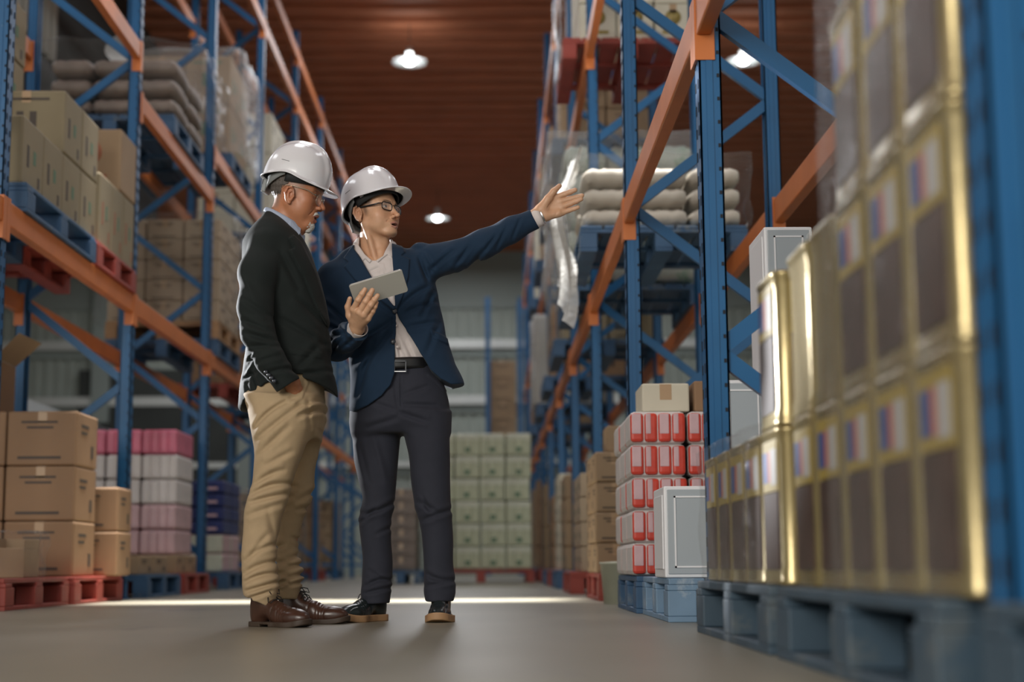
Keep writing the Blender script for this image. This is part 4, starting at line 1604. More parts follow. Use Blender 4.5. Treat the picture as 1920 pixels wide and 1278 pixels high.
def shoe(name, heel, yaw, parent, upper, sole, L=.285, H=.0, worksole=False):
    """lace-up shoe; origin under the heel, toe along the local x axis"""
    s = L / .285
    R = Matrix.Rotation(yaw, 4, 'Z')
    T = Matrix.Translation(Vector(heel)) @ R
    def out(P, grow=0.):
        Q = P[:, :2].copy()
        q = np.concatenate([Q, np.zeros((len(Q), 1))], 1)
        d = chain(q, [(.038 * s, 0, 0), (.12 * s, -.004, 0), (.19 * s, .004, 0), (.235 * s, .002, 0)], [.034, .032, .043, .036], .02)
        return d - grow
    def up(P):
        d = ell(P, (.040 * s, 0, .050), (.040, .033, .056))
        d = smin(d, cone(P, (.055 * s, 0, .070), (.135 * s, 0, .052), .037, .029), .02)
        d = smin(d, ell(P, (.185 * s, .003, .030), (.085 * s, .041, .034)), .03)
        d = smin(d, cone(P, (.055 * s, 0, .07), (.050 * s, 0, .12), .036, .040), .02)
        d = smax(d, out(P, .001), .008)
        d = smax(d, .014 - P[:, 2], .002)
        d = smax(d, P[:, 2] - .112, .004)
        # toe cap seam, quarter seam, creases over the ball
        d += .0016 * np.exp(-((P[:, 0] - .205 * s + 1.6 * P[:, 1] ** 2 * 8) / .003) ** 2) * (0 if worksole else 1)
        d += .0018 * np.exp(-((P[:, 0] - .120 * s - .25 * (P[:, 2] - .03)) / .003) ** 2)
        for i in range(3):
            d += .0013 * np.exp(-((P[:, 0] - (.155 + .012 * i) * s) / .003) ** 2)
        if worksole:
            d += .003 * np.exp(-((np.abs(P[:, 1]) - .026 - .0 * P[:, 0]) / .003) ** 2) * (P[:, 0] > .13 * s) * (P[:, 2] > .035)
        return d
    vs, fs = sdf_mesh(up, (-.02, -.06, 0), (.30 * s, .06, .13), .0028)
    o = mesh_obj(name, [(vs, fs)], upper, parent)
    o.matrix_local = T
    def so(P):
        d = out(P, .006 if worksole else .004)
        th = .024 if worksole else .017
        top = th + (.012 * np.clip((P[:, 0] - .19 * s) / .08, 0, 1) ** 2)
        d = smax(d, P[:, 2] - top, .003)
        bot = (.008 if not worksole else 0) * ((P[:, 0] > .078 * s) & (P[:, 0] < .125 * s)) + .010 * np.clip((P[:, 0] - .21 * s) / .06, 0, 1) ** 2
        d = smax(d, bot - P[:, 2], .002)
        return d
    vs, fs = sdf_mesh(so, (-.03, -.06, -.01), (.31 * s, .06, .05), .0028)
    mesh_obj('sole', [(vs, fs)], sole, o)
    b = MB()
    for i in range(4):
        x, z = (.080 + i * .018) * s, .112 - i * .011
        b.tube([(x, -.024, z - .012), (x + .002, -.012, z - .002), (x + .004, 0, z + .001), (x + .006, .012, z - .002), (x + .008, .024, z - .012)], .0019, 'lace', 6)
    x, z = .078 * s, .114
    for sgn in (-1, 1):
        b.tube([(x, 0, z), (x + .010, sgn * .012, z + .012), (x + .026, sgn * .024, z + .008), (x + .034, sgn * .020, z - .006), (x + .020, sgn * .008, z - .002), (x, 0, z)], .0018, 'lace', 6)
        b.tube([(x, 0, z), (x + .012, sgn * .014, z - .006), (x + .030, sgn * .030, z - .018), (x + .036, sgn * .034, z - .034)], .0017, 'lace', 6)
    b.build('laces', o)
    return o


def finger(P, pts, r):
    return chain(P, pts, r, .004)


def nails(parent, lst):
    for tip, along, normal in lst:
        pass
def st(rows, Y):
    """stations from photo pixels: (y, x_left, x_right, half_depth[, dY])"""
    out = []
    for r_ in rows:
        yc = Y + (r_[4] if len(r_) > 4 else 0)
        a, b = at(r_[1], r_[0], Y), at(r_[2], r_[0], Y)
        out.append((a.z, a.x, b.x, yc, r_[3]))
    return out


def cutpoly(P, d, pts, Y, front=None, k=.004):
    c = poly2(P[:, 0], P[:, 2], px2(pts, Y))
    if front is not None:
        c = np.maximum(c, P[:, 1] - front)
    return smax(d, -c, k)


def emboss(P, pts, Y, amp, front, edge=.0025):
    c = poly2(P[:, 0], P[:, 2], px2(pts, Y))
    return -amp * np.clip(.5 - c / (2 * edge), 0, 1) * (P[:, 1] < front)


def sleeve(P, pts, rs, k=.03):
    d = chain(P, pts[:-1] + [pts[-1] + (pts[-1] - pts[-2]) * .5], rs[:-1] + [rs[-1]], k)
    n = pts[-1] - pts[-2]
    n = n / np.linalg.norm(n)
    return smax(d, (P - pts[-1]) @ n, .003)


# ================================================================== the younger man: navy jacket, pointing, holding a tablet
YB = 5.68
man_b = thing('person', 'man in navy jacket, white helmet and black glasses, pointing and holding a tablet', 'person', (at(755, 1160, 5.66).x, 5.66, 0))
bo = np.array(man_b.location)


class Shift:
    pass


def off(fn, o):
    return lambda P: fn(P + o)


yaw, pit = math.radians(57), math.radians(8)
hb = Frame(pv(700, 407, 5.66), (math.sin(yaw) * math.cos(pit), -math.cos(yaw) * math.cos(pit), math.sin(pit)), math.radians(-2))
# --- hands given joint by joint
RW = pv(669, 616, 5.42)                    # right wrist (holds the tablet)
R_f = [
    ([pv(663, 592, 5.375), pv(663, 580, 5.345), pv(672, 562, 5.318), pv(679, 551, 5.309), pv(684, 543, 5.305)], [.0125, .0120, .0110, .0100, .0086]),
    ([pv(672, 597, 5.372), pv(674, 585, 5.335), pv(686, 565, 5.311), pv(693, 553, 5.304), pv(698, 544, 5.302)], [.0125, .0122, .0112, .0102, .0088]),
    ([pv(680, 601, 5.375), pv(682, 590, 5.338), pv(695, 572, 5.313), pv(702, 562, 5.305), pv(708, 554, 5.302)], [.0122, .0118, .0108, .0098, .0084]),
    ([pv(687, 605, 5.382), pv(690, 597, 5.352), pv(699, 583, 5.335), pv(703, 575, 5.325), pv(706, 567, 5.318)], [.0112, .0104, .0092, .0084, .0074])]
R_th = ([pv(664, 607, 5.405), pv(655, 591, 5.392), pv(652, 575, 5.380), pv(656, 560, 5.366)], [.0150, .0125, .0105, .0085])
LW = pv(1009, 403, 5.54)                   # left wrist (points)
lf, lt, ln = V(math.cos(.44), 0, math.sin(.44)), V(-math.sin(.44), 0, math.cos(.44)), V(0, -1, 0)


def lh(f, t, n=0.):
    return LW + lf * f + lt * t + ln * n


L_f = []
for t0, f0, t1, L, ang, bendn in ((.014, .025, .031, .074, -.10, .006), (.004, .025, .010, .082, -.20, .004), (-.006, .025, -.0105, .077, -.08, .003), (-.015, .022, -.030, .060, -.16, .004)):
    f1 = .096 - abs(t1 - .008) * .32
    d_ = V(math.cos(ang), math.sin(ang))
    pts = [lh(f0, t0), lh(f1, t1, .002)]
    acc, tt = f1, t1
    for fr_, nn in ((.45, .004), (.30, .007), (.25, .012)):
        acc += L * fr_ * d_[0]
        tt += L * fr_ * d_[1]
        pts.append(lh(acc, tt, nn + bendn * .5))
    L_f.append((pts, [.0128, .0116, .0104, .0095, .0081] if L > .065 else [.0118, .0104, .0090, .0083, .0071]))
L_th = ([lh(.022, .012, .010), lh(.056, .036, .018), lh(.088, .052, .020), lh(.116, .062, .016)], [.0185, .0135, .0112, .0088])


def hand_r(P):
    d = None
    for pts, rs in R_f:
        g = chain(P, pts[1:], rs[1:], .003)
        d = g if d is None else np.minimum(d, g)
    palm = None
    for pts, rs in R_f:
        g = cone(P, RW + (pts[1] - RW) * .12, pts[1], .0150, rs[1] + .001)
        palm = g if palm is None else smin(palm, g, .016)
    palm = smin(palm, cone(P, RW, pv(664, 600, 5.39), .020, .016), .015)
    d = smin(d, palm, .005)
    d = smin(d, chain(P, R_th[0], R_th[1], .006), .008)
    # wrist runs back into the cuff
    we = RW + (pv(650, 628, 5.50) - RW)
    d = smin(d, cone(P, RW, we, .0255, .028), .014)
    for pts, rs in R_f:      # knuckles and finger joints
        for q_ in (1, 2, 3):
            d = smin(d, sph(P, pts[q_] + V(0, -.002, 0), rs[q_] * 1.02), .002)
    return d


def hand_l(P):
    d = None
    for pts, rs in L_f:
        g = chain(P, pts[1:], rs[1:], .003)
        d = g if d is None else np.minimum(d, g)
    palm = None
    for pts, rs in L_f:
        g = cone(P, pts[0], pts[1], .0150, .0118)
        palm = g if palm is None else smin(palm, g, .012)
    palm = smin(palm, cone(P, lh(.020, .014, .008), lh(.060, .034, .012), .0205, .0135), .012)
    palm = smin(palm, cone(P, lh(.022, -.014, .006), lh(.070, -.027, .006), .0165, .0125), .012)
    palm = smax(palm, -ell((P - lh(.062, .002, .030)) @ np.stack([lf, lt, ln]).T, (0, 0, 0), (.034, .022, .016)), .012)
    d = smin(d, palm, .005)
    d = smin(d, chain(P, L_th[0], L_th[1], .006), .008)
    a, b = LW + lt * .010, LW - lt * .012
    w_ = smin(cone(P, a + lf * .02, a - lf * .045, .0190, .0175), cone(P, b + lf * .02, b - lf * .045, .0190, .0175), .02)
    d = smin(d, w_, .016)
    # creases of the palm and finger joints
    for a_, b_ in (((.030, .004), (.085, .026)), ((.052, -.034), (.088, .000)), ((.082, -.030), (.094, .014))):
        d = d + .0016 * np.exp(-(cone(P, lh(a_[0], a_[1], .020), lh(b_[0], b_[1], .018), 0, 0) / .0035) ** 2)
    for pts, rs in L_f:
        for q_ in (2, 3):
            d = d + .0010 * np.exp(-(np.linalg.norm(P - (pts[q_] + ln * rs[q_]), axis=1) / .0035) ** 2)
    return d


nb0, nb1 = pv(702, 440, 5.67), pv(706, 492, 5.69)


def head_b(P):
    d = head_local(hb.loc(P), mouth=.0045, squash=.78, ear=(.002, -.002))
    n_ = cone(P, nb0, nb1, .054, .060)
    n_ = smin(n_, sph(P, pv(712, 462, 5.635), .009), .02)
    for a, b in ((pv(686, 425, 5.61), pv(705, 490, 5.625)), (pv(725, 430, 5.66), pv(712, 490, 5.63))):
        n_ = smin(n_, cone(P, a, b, .010, .009), .015)
    return smin(d, n_, .016)


def core_b(P):
    d = loft(P, st([(480, 680, 735, .05), (500, 650, 780, .07), (560, 650, 800, .085), (640, 680, 800, .085), (700, 690, 810, .09), (780, 690, 815, .09)], YB))
    d = smin(d, chain(P, [pv(635, 520, 5.67), pv(623, 590, 5.65), pv(632, 648, 5.585), pv(650, 632, 5.50)], [.035, .028, .024, .022], .02), .03)
    d = smin(d, chain(P, [pv(780, 500, 5.66), pv(905, 457, 5.585), LW - lf * .05], [.040, .026, .018], .02), .03)
    for l in ([pv(708, 790, 5.70), pv(706, 965, 5.71), pv(706, 1120, 5.72)], [pv(795, 790, 5.68), pv(815, 965, 5.67), pv(824, 1120, 5.67)]):
        d = smin(d, chain(P, l, [.06, .030, .028], .02), .04)
    return d


SK_B = skin_color(hb, (.60, .35, .215), (.03, .018, .012), (.43, .19, .145), (.030, .020, .015), .8, .78)


def person_mesh(name, regions, parent, o, color):
    parts = []
    for fn, lo, hi, h in regions:
        v, f = sdf_mesh(fn, lo, hi, h)
        parts.append((v, f))
    allv = color
    ob = mesh_obj(name, [(v - o, f) for v, f in parts], 'skin', parent, lambda vs: color(vs + o))
    return ob


def bb(c, r):
    c = np.asarray(c)
    return c - r, c + r


lo, hi = bb(hb.o, .17)
lo[2] -= .06
person_mesh('body', [
    (head_b, lo, hi, .0017),
    (hand_r, pv(680, 580, 5.38) - V(.08, .13, .10), pv(680, 580, 5.38) + V(.08, .14, .10), .0018),
    (hand_l, lh(.06, 0) - V(.16, .05, .11), lh(.06, 0) + V(.13, .06, .11), .0018),
    (core_b, pv(600, 1130, 5.7) - V(.1, .25, .03), pv(1060, 360, 5.6) + V(.05, .3, .05), .011)], man_b, bo, SK_B)
root_local = man_b
hbl = Frame(hb.o - bo, hb.R[0])
hbl.R = hb.R
eyes(hbl, man_b, (1, .18, .10))


# --- jacket
JB = [(449, 676, 738, .050, .02), (460, 662, 745, .066, .01), (475, 640, 778, .088), (490, 626, 800, .105), (510, 612, 812, .118), (540, 610, 818, .126), (575, 616, 824, .126),
      (610, 630, 832, .120), (640, 642, 839, .118), (680, 655, 853, .120), (720, 657, 873, .126), (775, 653, 880, .130)]
RA = [pv(624, 520, 5.67), pv(623, 590, 5.64), pv(632, 648, 5.58), pv(650, 632, 5.49), pv(668, 617, 5.435)]
LA = [pv(790, 492, 5.68), pv(850, 482, 5.62), pv(905, 457, 5.585), pv(960, 431, 5.56), pv(1004, 410, 5.545)]


def jacket_b(P):
    d = loft(P, st(JB, YB), 2.35)
    d = cutpoly(P, d, [(560, 776), (655, 772), (690, 759), (716, 742), (733, 722), (741, 700), (742, 670), (790, 672), (808, 694), (826, 710), (846, 719), (873, 716), (920, 700), (920, 980), (560, 980)], YB - .1)
    d = cutpoly(P, d, [(743, 588), (740, 640), (741, 705), (815, 705), (800, 678), (784, 652), (766, 624)], YB - .12, YB)
    d = cutpoly(P, d, [(650, 425), (661, 461), (697, 521), (725, 560), (740, 579), (742, 556), (738, 507), (734, 450), (738, 425)], YB - .12, YB + .02)
    # neck hole
    d = smax(d, -cone(P, pv(704, 420, 5.69), pv(706, 476, 5.70), .066, .062), .006)
    a = sleeve(P, RA, [.060, .055, .053, .046, .040])
    a = a + folds(P, [(604, 560, 640, 590, .006, .010), (600, 600, 650, 622, .007, .010), (603, 640, 655, 628, .007, .010), (640, 655, 668, 640, .005, .008), (612, 660, 648, 640, .005, .008), (640, 610, 656, 650, .004, .007)], 5.5)
    b = sleeve(P, LA, [.066, .056, .049, .043, .038])
    b = b + folds(P, [(806, 500, 850, 470, .006, .010), (812, 520, 870, 498, .006, .010), (850, 500, 880, 462, .005, .009), (880, 500, 905, 470, .005, .009), (905, 475, 930, 445, .005, .008), (930, 465, 950, 430, .004, .008),
                     (960, 450, 975, 415, .003, .007)], 5.55)
    d = smin(d, a, .022)
    d = smin(d, b, .030)
    d = smin(d, ell(P, pv(789, 466, 5.67), (.030, .040, .022)), .016)
    f = YB
    d = d + emboss(P, [(661, 452), (643, 480), (653, 491), (645, 499), (666, 526), (739, 584), (742, 578), (697, 521), (661, 461)], 5.57, .008, f, .0018)
    d = d + emboss(P, [(732, 448), (752, 453), (759, 470), (752, 478), (768, 484), (766, 520), (756, 556), (744, 584), (740, 560), (738, 507)], 5.57, .008, f, .0018)
    d = d + emboss(P, [(808, 616), (838, 627), (840, 640), (811, 632)], 5.56, .004, f)
    d = d + emboss(P, [(743, 584), (741, 640), (741, 700), (734, 722), (726, 728), (733, 700), (734, 640), (735, 584)], 5.56, .0025, f)
    d = d + folds(P, [(741, 590, 700, 560, .004, .009), (738, 600, 672, 640, .006, .011), (738, 612, 680, 690, .005, .011), (745, 585, 800, 535, .006, .011, .01), (750, 590, 815, 560, .004, .010),
                      (764, 612, 815, 600, .004, .010), (670, 560, 690, 540, .004, .010), (660, 680, 700, 655, .004, .010), (812, 540, 790, 590, .005, .010), (822, 600, 800, 660, .004, .012),
                      (700, 640, 668, 740, .004, .012), (785, 480, 800, 520, .006, .009), (795, 470, 812, 500, -.004, .008)], 5.56, f)
    return d + wob(P, .0016, 26, 3)


lo, hi = pv(590, 785, 5.6) - V(0, .15, 0), pv(1020, 385, 5.6) + V(.03, .26, .09)
lo[1], hi[1] = 5.34, 5.86
lo[0] -= .04
jb = mesh_obj('jacket', [(lambda vf: (vf[0] - bo, vf[1]))(sdf_mesh(jacket_b, lo, hi, .0036))], 'suit_navy', man_b)
bt = MB()
for x, y in ((740, 583), (737, 640)):
    c = pv(x, y, YB - .126) - bo
    bt.lathe([(0, -.002), (.0085, -.002), (.0098, -.0005), (.0098, .002), (0, .002)], tuple(c), 'button', 16, 'y')
bt.build('jacket_button', jb)


# --- shirt, with placket and collar
def shirt_b(P):
    rows = [(444, 668, 736, .058, .01), (456, 663, 740, .063, .01), (470, 660, 748, .074, .005), (482, 655, 765, .086), (500, 650, 790, .100), (540, 640, 800, .113), (580, 640, 805, .114), (620, 650, 808, .109), (660, 662, 812, .104), (684, 666, 814, .098)]
    d = loft(P, st(rows, YB), 2.3)
    d = smax(d, -cone(P, pv(703, 436, 5.685), pv(706, 475, 5.70), .0575, .050), .003)
    d = cutpoly(P, d, [(672, 425), (671, 459), (683, 477), (697, 489), (708, 490), (719, 480), (723, 468), (732, 446), (732, 425)], 5.6, YB - .0)
    d = d + emboss(P, [(660, 448), (671, 456), (684, 477), (698, 490), (694, 495), (685, 486), (679, 493), (666, 481), (657, 466)], 5.6, .0065, YB, .0012)
    d = d + emboss(P, [(731, 446), (742, 446), (742, 470), (735, 484), (727, 478), (719, 485), (710, 494), (706, 490), (719, 481), (723, 469)], 5.6, .0065, YB, .0012)
    d = d + emboss(P, [(709, 492), (719, 492), (733, 540), (745, 580), (750, 700), (740, 700), (734, 582), (722, 542)], 5.57, .002, YB)
    d = d + folds(P, [(735, 620, 765, 690, .004, .008), (760, 640, 782, 690, .004, .008), (745, 630, 752, 690, .003, .006), (700, 520, 720, 560, .004, .008), (690, 510, 712, 500, .003, .006), (722, 510, 732, 560, .003, .006)], 5.57, YB)
    return d + wob(P, .001, 40, 5)


lo, hi = pv(630, 710, 5.6), pv(830, 438, 5.6)
lo[1], hi[1] = 5.52, 5.82
sb = mesh_obj('shirt', [(lambda vf: (vf[0] - bo, vf[1]))(sdf_mesh(shirt_b, lo, hi, .003))], 'shirt_white', man_b)

def flap(poly, Y, mk, parent, name, th=.0025, dy=None):
    """thick cloth leaf: polygon in photo pixels with its own distance per corner"""
    b = MB()
    pts = [pv(x, y, yy) for x, y, yy in poly]
    n = len(pts)
    c = sum(pts) / n
    vs = [tuple(p - bo_) for p in pts] + [tuple(p - bo_ + V(0, th, 0)) for p in pts]
    fs = [tuple(range(n))[::-1], tuple(range(n, 2 * n))] + [(i, (i + 1) % n, n + (i + 1) % n, n + i) for i in range(n)]
    b.add(vs, fs, mk)
    return b.build(name, parent)


bo_ = bo
bt = MB()
for x, y in ((722, 530), (743, 610), (745, 650)):
    bt.lathe([(0, -.002), (.0045, -.002), (.0055, 0), (0, .001)], tuple(pv(x, y, YB - .1165) - bo), 'shirt_white', 12, 'y')
bt.build('shirt_button', sb)
# cuffs
n_ = (LA[-1] - LA[-2]) / np.linalg.norm(LA[-1] - LA[-2])
pe = np.cross(n_, V(0, 1, 0))
c_ = LA[-1] - bo
band_mesh(c_ - n_ * .03, pe * .033, V(0, .030, 0), c_ + n_ * .020, pe * .0345, V(0, .030, 0), 'shirt_white', 'cuff', man_b, .002)
wt = LA[-1] + n_ * .020 - pe * 0 - bo
band_mesh(c_ + n_ * .021, pe * .0335, V(0, .029, 0), c_ + n_ * .027, pe * .0335, V(0, .029, 0), 'metal', 'watch_strap', man_b, .0015, gap=(-70, 110) if pe[2] < 0 else (110, 290))
n_ = (RA[-1] - RA[-2]) / np.linalg.norm(RA[-1] - RA[-2])
pe = np.cross(n_, V(0, 0, 1))
pe /= np.linalg.norm(pe)
pf = np.cross(n_, pe)
c_ = RA[-1] - bo
band_mesh(c_ - n_ * .010, pe * .035, pf * .033, c_ + n_ * .020, pe * .035, pf * .033, 'shirt_white', 'cuff', man_b, .002)


# --- trousers and belt
def trousers_b(P):
    pel = loft(P, st([(680, 667, 818, .110), (720, 663, 832, .113), (760, 660, 840, .118), (790, 660, 842, .112), (815, 664, 842, .09)], 5.69), 2.4, .015)
    l1 = loft(P, st([(775, 660, 750, .088), (793, 659, 753, .088), (820, 661, 751, .086), (857, 663, 747, .080), (895, 672, 743, .074), (935, 680, 739, .068), (955, 676, 737, .066), (975, 672, 734, .063), (1015, 676, 735, .058), (1055, 680, 736, .055),
                     (1090, 680, 734, .055), (1112, 678, 733, .058), (1131, 680, 731, .062)], 5.71), 2.2, .006)
    l2 = loft(P, st([(775, 750, 842, .088), (793, 752, 842, .088), (820, 757, 843, .086), (857, 766, 844, .080), (895, 770, 843, .074), (935, 777, 845, .068), (955, 780, 847, .066), (975, 785, 849, .063), (1015, 791, 851, .058), (1055, 795, 850, .055),
                     (1090, 796, 852, .055), (1108, 795, 853, .058), (1126, 798, 850, .062)], 5.67), 2.2, .006)
    d = smin(smin(l1, l2, .006), pel, .02)
    d = d + folds(P, [(676, 962, 735, 940, .006, .010, -.01), (672, 978, 700, 955, .005, .008), (735, 985, 705, 1000, .003, .009), (686, 1098, 730, 1088, .006, .009, .01), (682, 1112, 728, 1102, .004, .008), (690, 1070, 722, 1090, .003, .009),
                      (785, 940, 820, 960, .006, .011), (792, 930, 806, 960, .004, .008), (790, 975, 845, 955, .005, .010), (800, 1075, 846, 1086, .006, .010, -.01), (798, 1098, 850, 1090, .004, .008),
                      (760, 740, 800, 725, .004, .010), (755, 760, 815, 760, .004, .010), (752, 775, 800, 790, .005, .010), (742, 770, 700, 755, .003, .010), (745, 785, 690, 800, .004, .011), (672, 830, 690, 900, .004, .010), (700, 820, 722, 900, -.003, .012),
                      (752, 705, 753, 770, .003, .004), (740, 720, 748, 775, .002, .006)], 5.60)
    d = d + emboss(P, [(800, 702), (815, 712), (832, 730), (836, 726), (820, 706), (804, 698)], 5.58, .003, 5.69)
    return d + wob(P, .0016, 22, 8)


lo, hi = pv(645, 1140, 5.7), pv(870, 680, 5.7)
lo[1], hi[1] = 5.55, 5.84
mesh_obj('trousers', [(lambda vf: (vf[0] - bo, vf[1]))(sdf_mesh(trousers_b, lo, hi, .0042))], 'trouser', man_b)
cb = pv(741, 688, 5.69) - bo
ub = pv(818, 683, 5.69) - pv(741, 688, 5.69)
be = band_mesh(cb + V(0, 0, .019), ub, V(0, -.122, 0), cb + V(0, 0, -.021), ub * 1.01, V(0, -.122, 0), 'belt', 'belt', man_b, .003)
b = MB()
c = pv(750, 686, 5.69 - .127) - bo
for dx, dz, w, h, mk in ((0, .018, .044, .004, 'button'), (0, -.0195, .044, .0022, 'metal'), (-.021, 0, .004, .038, 'button'), (.021, 0, .004, .038, 'button')):
    b.box(c[0] + dx - w / 2, c[1] - .002, c[2] + dz - h / 2, c[0] + dx + w / 2, c[1] + .002, c[2] + dz + h / 2, mk)
b.build('buckle', be)
# shoes
h_ = at(720, 1155, 5.79)
shoe('shoe', (h_.x - bo[0], 5.775 - bo[1], 0), math.radians(-124), man_b, 'leather_black', 'sole_tan', .27, worksole=True)
h_ = at(829, 1155, 5.75)
shoe('shoe', (h_.x - bo[0], 5.755 - bo[1], 0), math.radians(-92), man_b, 'leather_black', 'sole_tan', .265, worksole=True)

# --- helmet, band, glasses
yawh, pith = math.radians(57), math.radians(25)
hf = Frame(pv(700, 385, 5.655) - bo, (math.sin(yawh) * math.cos(pith), -math.cos(yawh) * math.cos(pith), math.sin(pith)), math.radians(-2))
hat_b = helmet(hf, man_b)
harness(None, man_b, hat_b)


def glasses(fr, parent, mk, w, h, full=True, th=.0016, zc=.011, temple_z=.016, xlens=.096):
    b = MB()
    gl = MB()
    for s in (-1, 1):
        cy, tilt = .033 * s, .10
        rim = []
        n = 28
        for i in range(n):
            a = 2 * PI * i / n
            ca, sa = math.cos(a), math.sin(a)
            k = 1 / ((abs(ca) ** 4 + abs(sa) ** 4) ** .25)
            y, z = ca * k * w / 2, sa * k * h / 2
            rim.append((xlens - abs(cy + y) * .16 - z * -tilt, cy + y, zc + z))
        rimw = [fr.w(*p) for p in rim]
        if full:
            b.tube(rimw, th, mk, 8, True)
        else:
            b.tube([rimw[i] for i in range(0, n // 2 + 1)], th, mk, 8)
            b.tube(rimw, th * .6, mk, 6, True)
        gl.add([tuple(p) for p in rimw] + [tuple(fr.w(xlens - abs(cy) * .16, cy, zc))], [(i, (i + 1) % n, n) for i in range(n)], 'lens', True)
        ye = .033 + w / 2
        b.tube([fr.w(xlens - ye * .16, ye * s, zc + h * .25), fr.w(xlens - .018, (ye + .009) * s, zc + h * .25), fr.w(.06, .074 * s, temple_z), fr.w(.01, .0795 * s, temple_z + .003), fr.w(-.018, .0795 * s, temple_z + .002), fr.w(-.034, .078 * s, temple_z - .012)],
               [th, th * 1.3, th * 1.5, th * 1.4, th * 1.2, th], mk, 8)
    i0 = .033 - w / 2
    b.tube([fr.w(xlens - .004, -i0, zc + h * .18), fr.w(xlens + .001, 0, zc + h * .26), fr.w(xlens - .004, i0, zc + h * .18)], th, mk, 8)
    o = b.build('glasses', parent)
    gl.build('lens', o)
    return o


glasses(hbl, man_b, 'frame_black', .050, .029, True, .0021)
# hair at the temple and nape
def hair_b(P):
    p = hb.loc(P)
    q = p.copy()
    q[:, 1] = np.abs(q[:, 1])
    d = ell(p, (-.008, 0, .046), (.097, .0795, .087))
    d = np.maximum(d, p[:, 0] - .030)
    d = np.maximum(d, -(p[:, 2] - np.where(p[:, 0] < -.030, -.030, .012 + .5 * np.clip(p[:, 0] + .03, 0, .04))))
    return d + wob(P, .0012, 300, 2)


v, f = sdf_mesh(hair_b, *bb(hb.o, .14), .0028)
mesh_obj('hair', [(v - bo, f)], 'hair_black', man_b)

# --- the tablet, a thing of its own, leaning on the fingers
TL, TR, BR, BL = pv(662, 533, 5.305), pv(760.5, 503, 5.305), pv(758, 549, 5.385), pv(660.5, 577, 5.385)
to = (TL + BR) / 2
tx = (TR - TL)
Lx = np.linalg.norm(tx)
tx = tx / Lx
ty = (TL - BL)
ty = ty - tx * (ty @ tx)
Ly = np.linalg.norm(ty)
ty = ty / Ly
tn = np.cross(tx, ty)
if tn[1] > 0:
    tn = -tn
to = (TL + TR + BR + BL) / 4 + tn * -.002
tb = thing('tablet', 'slim grey tablet computer held up in the younger man\'s right hand', 'tablet', tuple(to))


def slab(hx, hy, z0, z1, r, mk, b):
    pts = []
    for cx, cy, a0 in ((hx - r, hy - r, 0), (-hx + r, hy - r, 90), (-hx + r, -hy + r, 180), (hx - r, -hy + r, 270)):
        for q in range(7):
            a = math.radians(a0 + q * 15)
            pts.append((cx + r * math.cos(a), cy + r * math.sin(a)))
    n = len(pts)
    vs = [tuple(tx * x + ty * y + tn * z) for z in (z0, z1) for x, y in pts]
    b.add(vs, [tuple(range(n)), tuple(range(n, 2 * n))[::-1]] + [(i, n + i, n + (i + 1) % n, (i + 1) % n) for i in range(n)], mk)
    return b


slab(Lx / 2, Ly / 2, 0, .0035, .009, 'tablet', MB()).build('back_cover', tb)
slab(Lx / 2 + .001, Ly / 2 + .001, -.004, 0, .010, 'tablet_edge', MB()).build('frame', tb)
slab(Lx / 2 - .003, Ly / 2 - .003, -.0048, -.004, .008, 'screen', MB()).build('screen', tb)

# ================================================================== the older man: black jacket, khaki trousers, hand in pocket
YA = 5.39
man_a = thing('person', 'older man in black jacket, khaki trousers and white helmet, looking down, hand in pocket', 'person', (at(530, 1170, 5.33).x, 5.33, 0))
ao = np.array(man_a.location)
bo_ = ao
yaw, pit = math.radians(86), math.radians(-13)
ha = Frame(pv(552, 367, 5.38), (math.sin(yaw) * math.cos(pit), -math.cos(yaw) * math.cos(pit), math.sin(pit)), 0)
AW = pv(546, 716, 5.215)


def head_a(P):
    d = head_local(ha.loc(P), mouth=.004, old=True, smile=.003, ear=(.014, -.014))
    n_ = cone(P, pv(541, 388, 5.385), pv(527, 436, 5.39), .054, .064)
    n_ = smin(n_, cone(P, pv(548, 382, 5.33), pv(560, 430, 5.37), .010, .010), .02)
    n_ = smin(n_, cone(P, pv(565, 420, 5.38), pv(556, 440, 5.385), .016, .02), .03)
    return smin(d, n_, .02)


def hand_a(P):
    d = None
    kn = [pv(562, 748, 5.245), pv(556, 752, 5.238), pv(549, 754, 5.238), pv(542, 754, 5.245)]
    for i, k_ in enumerate(kn):
        g = smin(cone(P, AW, k_, .016, .012), chain(P, [k_, k_ + V(.012, .012, -.035), k_ + V(.012, .03, -.062)], [.011, .0095, .008], .003), .004)
        d = g if d is None else smin(d, g, .010)
    d = smin(d, chain(P, [pv(554, 716, 5.22), pv(563, 734, 5.25), pv(570, 750, 5.27)], [.016, .013, .010], .005), .010)
    d = smin(d, cone(P, AW + V(-.028, -.008, .042), AW, .022, .023), .015)
    for k_ in kn:
        d = d + .002 * np.exp(-(cone(P, AW + (k_ - AW) * .4 + V(.006, -.02, 0), k_ + V(.006, -.012, 0), 0, 0) / .004) ** 2)
    return d


def core_a(P):
    d = loft(P, st([(430, 505, 545, .05), (460, 480, 555, .13), (520, 475, 570, .12), (600, 480, 580, .11), (690, 480, 590, .12), (770, 490, 590, .12)], YA))
    d = smin(d, chain(P, [pv(500, 462, 5.26), pv(484, 560, 5.20), pv(486, 625, 5.185), pv(508, 676, 5.175), AW], [.035, .030, .028, .026, .022], .02), .03)
    d = smin(d, chain(P, [pv(515, 470, 5.52), pv(520, 600, 5.54), pv(575, 680, 5.52)], [.035, .026, .020], .02), .03)
    for l in ([pv(530, 780, 5.30), pv(505, 940, 5.28), pv(488, 1120, 5.30)], [pv(560, 780, 5.48), pv(548, 940, 5.50), pv(537, 1110, 5.50)]):
        d = smin(d, chain(P, l, [.055, .028, .026], .02), .04)
    return d


